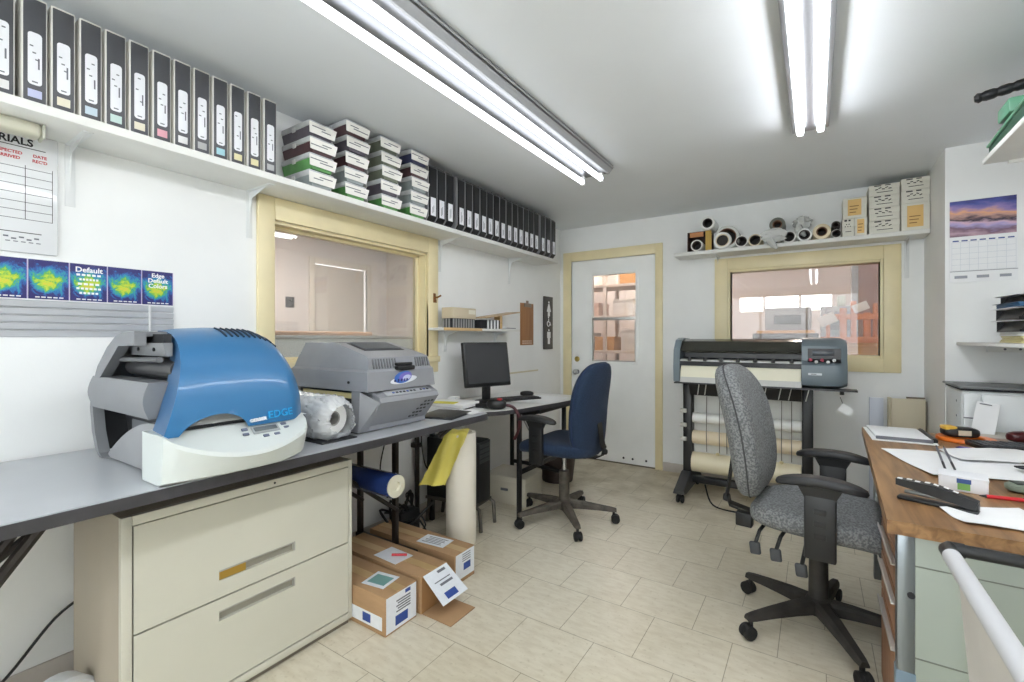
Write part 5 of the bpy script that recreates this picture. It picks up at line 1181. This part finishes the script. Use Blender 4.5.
obj('sheet',MB().sheet(lambda u,v:V(-.055+.085*u+.045*v,-.055+.10*v+.004*math.sin(3*u),.004+.145*v-.012*u),6,6,.001),paper,t); obj('heading_lettering',MB().loft([[V(-.008+.06*u,.0405+.0+d,.1405-.009*u) for u,d in ((.1,0),(.85,0))]+[V(-.008+.06*u,.0385+d,.136-.009*u) for u,d in ((.85,0),(.1,0))],[V(-.008+.06*u,.0395+d,.1405-.009*u) for u,d in ((.1,0),(.85,0))]+[V(-.008+.06*u,.0375+d,.136-.009*u) for u,d in ((.85,0),(.1,0))]]),ink_grey,t)
t=thing('wood_prop','narrow stand board holding up the leaning sheet behind the desk','board',(.72,3.16,0)); 
obj('board',MB().box(-.10,.16,-.09,.11,.735,.749,.002),mat('shelf_board_grey',(190,186,176),.6),t); obj('support',MB().box(-.08,-.05,.06,.09,0,.735,.003).box(.11,.14,.06,.09,0,.735,.003),mat('shelf_board_grey',(0,0,0)),t)
# boards leaning behind the desk
bg_m=mat('beige_board',(206,196,172),.55,noise=.02,scale=4)
t=thing('beige_roll','large beige curled sheet standing behind the desk against the back wall','roll',(.535,4.22,0))
obj('sheet',MB().loft([[V(-.095+.012*math.cos(a),-.02+.03*math.sin(a),z) for a in (2*PI*k/14 for k in range(14))] for z in (0,.80)]).box(-.09,.10,-.022,-.012,0,.795,.002),bg_m,t); obj('edge_strip',MB().box(.098,.104,-.024,-.008,0,.785,.001),mat('board_edge_brown',(104,92,76),.6),t)
t=thing('tan_board','tan board standing in the corner beside the large beige sheet','board',(.592,4.275,0)); obj('board',MB().box(-.05,.045,-.02,0,0,.80,.002),mat('tan_board',(190,176,154),.6),t); obj('edge_strip',MB().box(-.052,.047,-.021,.001,.795,.803,.001),mat('board_edge_brown',(0,0,0)),t)
t=thing('blue_white_panel','narrow bluish white panel standing beside the large beige sheet','panel',(.385,4.29,0)); obj('panel',MB().box(-.05,.03,-.015,0,0,.785,.002),mat('panel_bluish',(206,212,226),.4),t); obj('edge',MB().box(-.052,-.05,-.016,.001,0,.786),mat('panel_edge',(176,182,196),.4),t)
# ------------------------------------------------------------------ calendar and shelves at the corner wall
def sunset():
    m=bpy.data.materials.new('calendar_photo'); m.use_nodes=True; nt=m.node_tree; b=nt.nodes['Principled BSDF']; b.inputs['Roughness'].default_value=.3
    tc=nt.nodes.new('ShaderNodeTexCoord'); sp=nt.nodes.new('ShaderNodeSeparateXYZ'); nt.links.new(tc.outputs['Object'],sp.inputs[0])
    k=nt.nodes.new('ShaderNodeMapping'); k.inputs['Scale'].default_value=(9,1,26); nt.links.new(tc.outputs['Object'],k.inputs[0])
    n=nt.nodes.new('ShaderNodeTexNoise'); n.inputs['Scale'].default_value=1.2; n.inputs['Detail'].default_value=5; nt.links.new(k.outputs[0],n.inputs['Vector'])
    ma=nt.nodes.new('ShaderNodeMath'); ma.operation='MULTIPLY_ADD'; ma.inputs[1].default_value=.09; nt.links.new(n.outputs['Fac'],ma.inputs[0]); nt.links.new(sp.outputs[2],ma.inputs[2])
    # diagonal bright cloud: shift by x
    mx=nt.nodes.new('ShaderNodeMath'); mx.operation='MULTIPLY_ADD'; mx.inputs[1].default_value=.10; nt.links.new(sp.outputs[0],mx.inputs[0]); nt.links.new(ma.outputs[0],mx.inputs[2])
    mr=nt.nodes.new('ShaderNodeMapRange'); mr.inputs[1].default_value=.26; mr.inputs[2].default_value=.53; nt.links.new(mx.outputs[0],mr.inputs[0])
    r=nt.nodes.new('ShaderNodeValToRGB'); cr=r.color_ramp
    for p,c in ((.02,(60,48,56)),(.12,(128,104,120)),(.22,(190,160,172)),(.31,(120,92,110)),(.40,(170,160,206)),(.47,(214,180,196)),(.53,(40,40,62)),(.60,(190,150,140)),(.68,(226,170,130)),(.76,(150,130,184)),(.88,(78,88,158)),(.96,(60,62,120))):
        e=cr.elements.new(p); e.color=(*lin(c),1)
    cr.elements.remove(cr.elements[0]); cr.elements.remove(cr.elements[-1])
    nt.links.new(mr.outputs[0],r.inputs[0]); nt.links.new(r.outputs[0],b.inputs['Base Color']); return m
YC=3.70
t=thing('wall_calendar','wall calendar with a purple lake sunset picture on the corner wall','calendar',(.805,YC,1.545))
obj('picture',MB().box(-.14,.135,-.005,-.001,.265,.475),sunset(),t)
pg_=obj('month_page',MB().box(-.14,.14,-.006,0,0,.266),paper,t)
m=MB()
for k in range(7): m.box(-.128+.038*k,-.102+.038*k,-.0066,-.006,.238,.245)
obj('weekday_lettering',m,ink_blue,pg_)
gridm=mat('calendar_line',(190,196,206),.6); m=MB()
for k in range(6): m.box(-.132,.132,-.0064,-.006,.068+.033*k,.0692+.033*k)
for k in range(8): m.box(-.132+.0377*k,-.1312+.0377*k,-.0064,-.006,.068,.234)
obj('grid_lettering',m,gridm,pg_)
obj('footer_band',MB().box(-.14,.14,-.0066,-.006,.062,.065),ink_grey,pg_)
for k,x in enumerate((-.09,0,.09)): obj('footer_lettering',MB().box(x-.03+.004*k,x+.025,-.0066,-.006,.022,.038),mat('footer_grey',(150,154,162),.6),pg_)
t=thing('wall_shelf','upper white shelf on the right wall holding the green cutter','shelf',(.795,2.1,1.95))
obj('board',MB().box(-.205,.20,-.75,.62,0,.022,.003),shelf_white,t); obj('cleat',MB().box(-.13,.20,.60,.618,-.012,0,.002),shelf_white,t); obj('cleat_screw',MB().lathe([(0,0),(.006,0),(.006,.002),(0,.003)],axis_M(V(-.06,.60,-.006),(0,-1,0)),10),ink,t)
t=thing('wall_shelf','lower white shelf on the corner wall with a heap of trays','shelf',(.99,3.2,1.175))
obj('board',MB().prism([(-.295,.498),(-.305,.45),(-.305,-.45),(-.285,-.50),(.006,-.50),(.006,.498)],.006,.020,'xy'),shelf_white,t); obj('cleat',MB().box(-.17,.006,.478,.498,-.035,0,.002),shelf_white,t)
for x in (-.10,-.04): obj('cleat_screw',MB().lathe([(0,0),(.006,0),(.006,.002),(0,.003)],axis_M(V(x,.478,-.018),(0,-1,0)),10),ink_grey,t)
# green cutter with ribbed handle
gm=mat('cutter_green',(96,150,122),.35,noise=.06,scale=10); gm2=mat('cutter_dark_green',(42,78,62),.4)
t=thing('green_cutter','green metal cutter with black ribbed handle on the upper right shelf','cutter',(.80,2.4,1.9725))
E_=lambda x,y,z:Vector((x,y,z))-Vector((.80,2.4,1.9725))
def slab(pts,z0,z1,sh=(0,0)): return MB().loft([[E_(x,y,z0) for x,y in pts],[E_(x+sh[0],y+sh[1],z1) for x,y in pts]])
obj('foot_strip',slab([(.625,2.05),(.655,2.05),(.655,2.66),(.625,2.66)],1.9725,1.985),mat('cutter_foot_cream',(206,190,130),.6),t)
obj('foot_strip',slab([(.92,2.05),(.95,2.05),(.95,2.66),(.92,2.66)],1.9725,1.985),mat('cutter_foot_cream',(206,190,130),.6),t)
obj('bed',MB().loft([[E_(.602,2.68,1.985),E_(.96,2.68,1.985),E_(.96,2.68,2.01),E_(.602,2.68,2.01)],[E_(.602,2.0,1.985),E_(.96,2.0,1.985),E_(.96,2.0,2.05),E_(.602,2.0,2.05)]]),gm2,t)
obj('rim',MB().tube([E_(.600,2.0,2.05),E_(.600,2.68,2.012),E_(.96,2.68,2.012)],.007,8),gm,t)
obj('side_cheek',MB().loft([[E_(x,2.66,1.995),E_(x,2.52,2.05),E_(x,2.44,2.06),E_(x,2.25,2.06),E_(x,2.1,2.03)] for x in (.618,.66)]),gm2,t)
obj('cross_head',MB().box(-.20,.15,.04,.17,.085,.14,.008),gm,t)
obj('head_block',MB().box(-.16,.13,.05,.16,.06,.09,.004),gm,t)
obj('pillar',MB().box(.09,.13,.06,.15,.03,.09,.004),gm2,t)
pts=[]; rs=[]
for k in range(33):
    s=k/32; pts.append(E_(.565+.36*s,2.715-.05*s,2.232+.040*s)); rs.append((.021 if k not in (0,32) else .012)-(.004 if (k%4==2) else 0))
obj('handle',MB().tube(pts,rs,12),black_plastic,t); obj('handle_stem',MB().tube([E_(.74,2.70,2.245),E_(.74,2.52,2.10)],.012,8),chrome,t)
# trays of papers on the lower shelf
SH=1.1955
tray=mat('tray_black',(30,30,32),.4); z=SH
specs=[('yellowed paper bundle at the bottom of the heap on the lower corner shelf','paper',.034,(204,194,140)),('white paper bundle under the lowest black tray on the corner shelf','paper',.016,(226,226,222)),('lowest black paper tray on the lower corner shelf','tray',.058,(78,52,48)),('middle black paper tray with white sheets on the lower corner shelf','tray',.058,(58,56,60)),('blue folder lying on the middle black tray','folder',.020,(44,92,132)),('topmost black paper tray with grey papers on the lower corner shelf','tray',.040,(120,112,112))]
for i,(lb,ct,h,c) in enumerate(specs):
    dx=[.012,.0,.004,.0,-.012,.028][i]
    t=thing({'paper':'paper_bundle','tray':'paper_tray','folder':'folder'}[ct],lb,ct,(.895+dx*.6,3.22,z)); w=.11
    if ct=='tray':
        obj('tray_floor',MB().box(-w,w-.02,-.16,.16,0,.005,.001),tray,t); obj('tray_wall',MB().prism([(-w,.0),(-w+.006,.0),(-w+.040,h),(-w+.034,h)],-.16,.16,'xz').box(-w,w-.02,.155,.16,0,h).box(-w,w-.02,-.16,-.155,0,.012).box(w-.026,w-.02,-.16,.16,0,h),tray,t)
        obj('paper_content',MB().box(-w+.03,w-.04,-.155,.15,.0055,h-.008,.003),mat('content_%d'%i,c,.6),t); obj('loose_sheet',MB().obox((-.02,.01,h-.0035),(.22,.27,.003),RZ(.06)),paper,t)
    else:
        m=MB(); n=4 if ct=='paper' else 2
        for k in range(n): m.obox((rnd.uniform(-.006,.006),rnd.uniform(-.006,.006),(k+.5)*h/n),(.205,.29,h/n-.0004),RZ(rnd.uniform(-.03,.03)),.001)
        obj('sheets' if False else 'sheet_block',m,mat('bundle_%d'%i,c,.6),t); obj('cover_sheet',MB().obox((-.01,0,h+.0008),(.212,.28,.0012),RZ(.06)),paper if ct=='paper' else mat('folder_dark',(32,60,90),.5),t)
    z+=h+.0018
# ------------------------------------------------------------------ hamper frame with cloth at the lower right
t=thing('cloth_hamper','tubular hamper frame with black corner and white cloth hanging from its rail','hamper',(.60,1.10,0)); O=Vector((.60,1.10,0)); L_=lambda x,y,z:Vector((x,y,z))-O
zt_=.732; xa,xb,ya,yb_=.256,.80,.60,1.452
obj('cross_rail',MB().tube([L_(xa,yb_,zt_),L_(xb,yb_,zt_)],.014,14),black_plastic,t)
obj('corner_elbow',MB().tube([L_(xa,yb_-.055,zt_),L_(xa,yb_-.01,zt_),L_(xa+.004,yb_,zt_),L_(xa+.03,yb_,zt_)],.0165,14),black_plastic,t)
obj('side_rail',MB().tube([L_(xa,yb_-.05,zt_),L_(xa,ya,zt_)],.017,16),mat('rail_white',(200,201,204),.45),t)
obj('side_rail',MB().tube([L_(xb,yb_,zt_),L_(xb,ya,zt_)],.015,14),mat('rail_white',(0,0,0)),t)
obj('cross_rail',MB().tube([L_(xa,ya,zt_),L_(xb,ya,zt_)],.014,14),black_plastic,t)
for x,y in ((xa+.10,1.30),(xb,yb_-.02),(xb,ya),(xa+.012,ya+.02)): obj('leg',MB().tube([L_(x,y,zt_-.01),L_(x,y,.0)],.011,12),mat('hamper_steel',(170,172,174),.35,metal=.7),t)
clo=mat('cloth_white',(214,210,206),.85,noise=.02,scale=8)
def cl(u,v): 
    y=1.415-.80*u; z=zt_-.004-.62*v
    return L_(xa+.012+.012*math.sin(16*u+2*v)*v+.03*v,y-.05*v*(1-u),z)
obj('cloth',MB().sheet(cl,30,12,.002),clo,t,sharp=60)
obj('cloth_back',MB().sheet(lambda u,v:L_(xa+.05+.5*u,1.36+.012*math.sin(14*u)*v,.66-.55*v),20,8,.002),clo,t,sharp=60) if False else None
# ------------------------------------------------------------------ things in the workshop beyond the panes
wg=mat('shop_grey_machine',(150,152,154),.5,noise=.1,scale=6); wd2=mat('shop_dark',(60,58,58),.5); wo=mat('shop_orange',(206,130,84),.6,noise=.12,scale=5); ww=mat('shop_white',(222,218,214),.5); wt=mat('shop_tan',(196,150,96),.7,noise=.08,scale=4); wr=mat('shop_red',(170,60,60),.5); wb=mat('shop_blue',(90,120,160),.5)
def shop_box(name,label,cat,x,y,z,parts):
    t=thing(name,label,cat,(x,y,z))
    for nm_,b,mm in parts: obj(nm_,MB().box(*b,.01),mm,t)
    return t
shop_box('work_bench','long tan bench in the workshop beyond the back window','bench',-.1,7.2,0,[('bench_top',(-1.5,1.4,-.4,.4,.86,.92),wt),('leg',(-1.45,-1.37,-.35,-.27,0,.86),wd2),('leg',(1.3,1.38,-.35,-.27,0,.86),wd2),('back_rail',(-1.45,1.35,.3,.36,.4,.5),wd2)])
shop_box('shop_machine','grey two-tier machine on the workshop bench beyond the back window','machine',-.30,7.2,.92,[('lower_body',(-.36,.30,-.2,.2,0,.40),wt),('upper_body',(-.26,.26,-.18,.18,.40,.70),wg),('display',(-.15,.15,-.195,-.18,.48,.6),wd2),('bed',(-.40,.34,-.26,-.2,.28,.36),wd2)])
shop_box('shop_machine','wide grey cabinet machine at the right on the workshop bench','machine',.48,7.25,.92,[('body',(-.42,.36,-.2,.2,0,.70),wg),('top_panel',(-.36,.30,-.23,-.2,.40,.64),mat('shop_panel',(120,122,124),.5)),('shelf_edge',(-.42,.36,-.23,-.2,.24,.30),ww),('base',(-.40,.34,-.24,-.2,.0,.10),wr)])
shop_box('shop_machine','small blue and grey machine at the left on the workshop bench','machine',-1.18,7.2,.92,[('body',(-.17,.15,-.2,.2,0,.26),wb),('top',(-.13,.12,-.15,.15,.26,.42),wg),('arm',(-.05,.17,-.1,.0,.42,.50),wd2)])
shop_box('shop_bin','white plastic bins heaped between the workshop machines','bin',-.82,7.15,.92,[('bin',(-.12,.14,-.2,.1,0,.16),ww),('lid',(-.14,.15,-.22,.12,.16,.20),wg)])
shop_box('storage_rack','grey metal rack with dark shelves at the left of the back window','rack',-.86,5.5,0,[('side_panel',(-.24,.02,-.25,.25,0,2.4),mat('rack_grey_green',(186,184,172),.6)),('shelf',(-.26,.04,-.27,-.245,1.30,1.33),wd2),('shelf',(-.26,.04,-.27,-.245,1.52,1.55),wd2),('shelf',(-.26,.04,-.27,-.245,1.08,1.11),wd2),('shelf',(-.26,.04,-.27,-.245,1.74,1.77),wd2)])
t=thing('wood_crate','tan wooden crate close behind the right half of the back window','crate',(.26,5.0,0)); obj('crate_body',MB().box(-.24,.26,-.2,.2,0,1.17,.01),wt,t); obj('crate_edge',MB().box(-.25,.27,-.21,.21,1.15,1.18,.005),wood('crate_wood',(176,124,70),(206,156,98),.6,'X'),t)
t=thing('orange_fixture','orange frame with upright posts standing on the tan crate','frame',(.26,5.0,1.18))
for i,(x,w_,h) in enumerate(((-.18,.03,.22),(-.08,.05,.30),(.0,.04,.36),(.09,.05,.26),(.16,.03,.34))): obj('post',MB().box(x,x+w_,-.12+.04*i,-.06+.04*i,0,h,.006),wo,t)
obj('beam',MB().box(-.20,.22,-.03,.02,.20,.25,.006),wo,t); obj('base_plate',MB().box(-.22,.23,-.15,.15,0,.05,.006),wo,t)
obj('white_panel',MB().obox((-.17,-.14,.20),(.13,.012,.09),RY(-.45),.003),ww,t); obj('white_panel',MB().obox((.06,-.15,.30),(.11,.012,.07),RY(-.4),.003),ww,t)
obj('lamp_head',MB().obox((-.07,-.1,.36),(.06,.05,.09),None,.01),mat('shop_pale_green',(200,210,196),.5),t)
t=thing('workshop_partition','brown-grey partition panel in the workshop behind the orange frame','partition',(1.1,6.4,0)); obj('panel',MB().box(-.75,.9,-.03,.03,0,2.6,.005),mat('partition_rose',(150,122,116),.7,noise=.12,scale=3),t); obj('post',MB().box(-.76,-.70,-.05,.05,0,2.7,.005),wg,t)
# beyond the door glass
t=thing('storage_rack','pale steel rack full of white stock beyond the door glass','rack',(-2.45,6.6,0)); stl=mat('rack_pale_steel',(206,196,188),.5)
for x in (-.75,-.1,.55):
    for y in (-.25,.25): obj('upright',MB().box(x-.025,x+.025,y-.025,y+.025,0,2.35,.004),stl,t)
for z in (.45,1.0,1.5,1.95): obj('shelf',MB().box(-.78,.58,-.28,.28,z,z+.04,.004),stl,t)
for i,(x,z,w_,h,mm) in enumerate(((-.6,1.04,.25,.26,ww),(-.28,1.04,.3,.2,wt),(.12,1.04,.3,.3,ww),(-.62,1.54,.4,.2,mat('stock_pink',(210,180,166),.6)),(.0,1.54,.3,.24,ww),(-.55,.5,.5,.3,wd2),(.05,.5,.4,.26,wg),(-.6,2.0,.3,.2,ww),(.1,2.0,.35,.25,wt))):
    s=thing('stock_box',['small white stock box at the left on the eye-level rack shelf','tan stock box in the middle of the eye-level rack shelf','white stock box at the right on the eye-level rack shelf','pink stock box at the left on the rack shelf above eye level','white stock box at the right on the rack shelf above eye level','dark stock box on the lowest rack shelf','grey stock box on the lowest rack shelf','white stock box at the left on the top rack shelf','tan stock box at the right on the top rack shelf'][i],'box',(-2.45+x,6.6,z+.0005))
    obj('carton',MB().box(0,w_,-.2,.2,0,h-.01,.006),mm,s); obj('lid',MB().box(-.004,w_+.004,-.204,.204,h-.05,h,.004),mm,s)
t=thing('step_ladder','white folding ladder leaning in the workshop beyond the door glass','ladder',(-1.75,5.9,0))
for x in (-.18,.18): obj('rail',MB().tube([(x,-.2,0),(x*.8,.25,2.0)],.02,8),ww,t)
for k in range(7): obj('rung',MB().tube([(-.17,-.2+.06*k+.03,.25*k+.2),(.17,-.2+.06*k+.03,.25*k+.2)],.014,8),ww,t)
# office behind the left window
t=thing('desk_divider','pale low counter front close behind the left window','counter',(-2.42,1.95,0)); obj('panel',MB().box(-.02,.02,-1.1,.9,0,1.222,.005),mat('divider_white_office',(244,244,242),.6),t); obj('cap',MB().box(-.04,.04,-1.1,.9,1.215,1.235,.005),mat('divider_cap',(190,188,184),.5),t)
t=thing('coat_hook','dark coat hook on the far office wall behind the left window','hook',(OX,2.95,1.62)); obj('plate',MB().box(0,.01,-.05,.05,-.06,.06,.003),wd2,t); obj('hook',MB().tube([(.01,0,.02),(.06,0,.0),(.08,0,.05)],.01,8),wd2,t)
t=thing('wood_table','brown wooden table in the office behind the left window','table',(-4.2,2.5,0)); obj('table_top',MB().box(-.5,.5,-.6,.6,1.24,1.28,.01),mat('office_wood',(196,158,128),.5),t)
for x in (-.45,.45):
    for y in (-.55,.55): obj('leg',MB().box(x-.03,x+.03,y-.03,y+.03,0,1.24,.004),mat('office_wood',(0,0,0)),t)
t=thing('black_coat','grey coat hanging on the side wall of the office behind the left window','coat',(OX+.9,4.335,1.05),-PI/2); obj('cloth',MB().loft([[V(0,-.22,0),V(.12,-.22,0),V(.12,.22,0),V(0,.22,0)],[V(0,-.18,.4),V(.14,-.18,.4),V(.14,.18,.4),V(0,.18,.4)],[V(0,-.05,.72),V(.06,-.05,.72),V(.06,.05,.72),V(0,.05,.72)]]),mat('coat_grey',(96,92,92),.8),t); obj('hanger',MB().tube([(.03,0,.71),(.03,0,.78),(.0,0,.8)],.008,8),chrome,t)
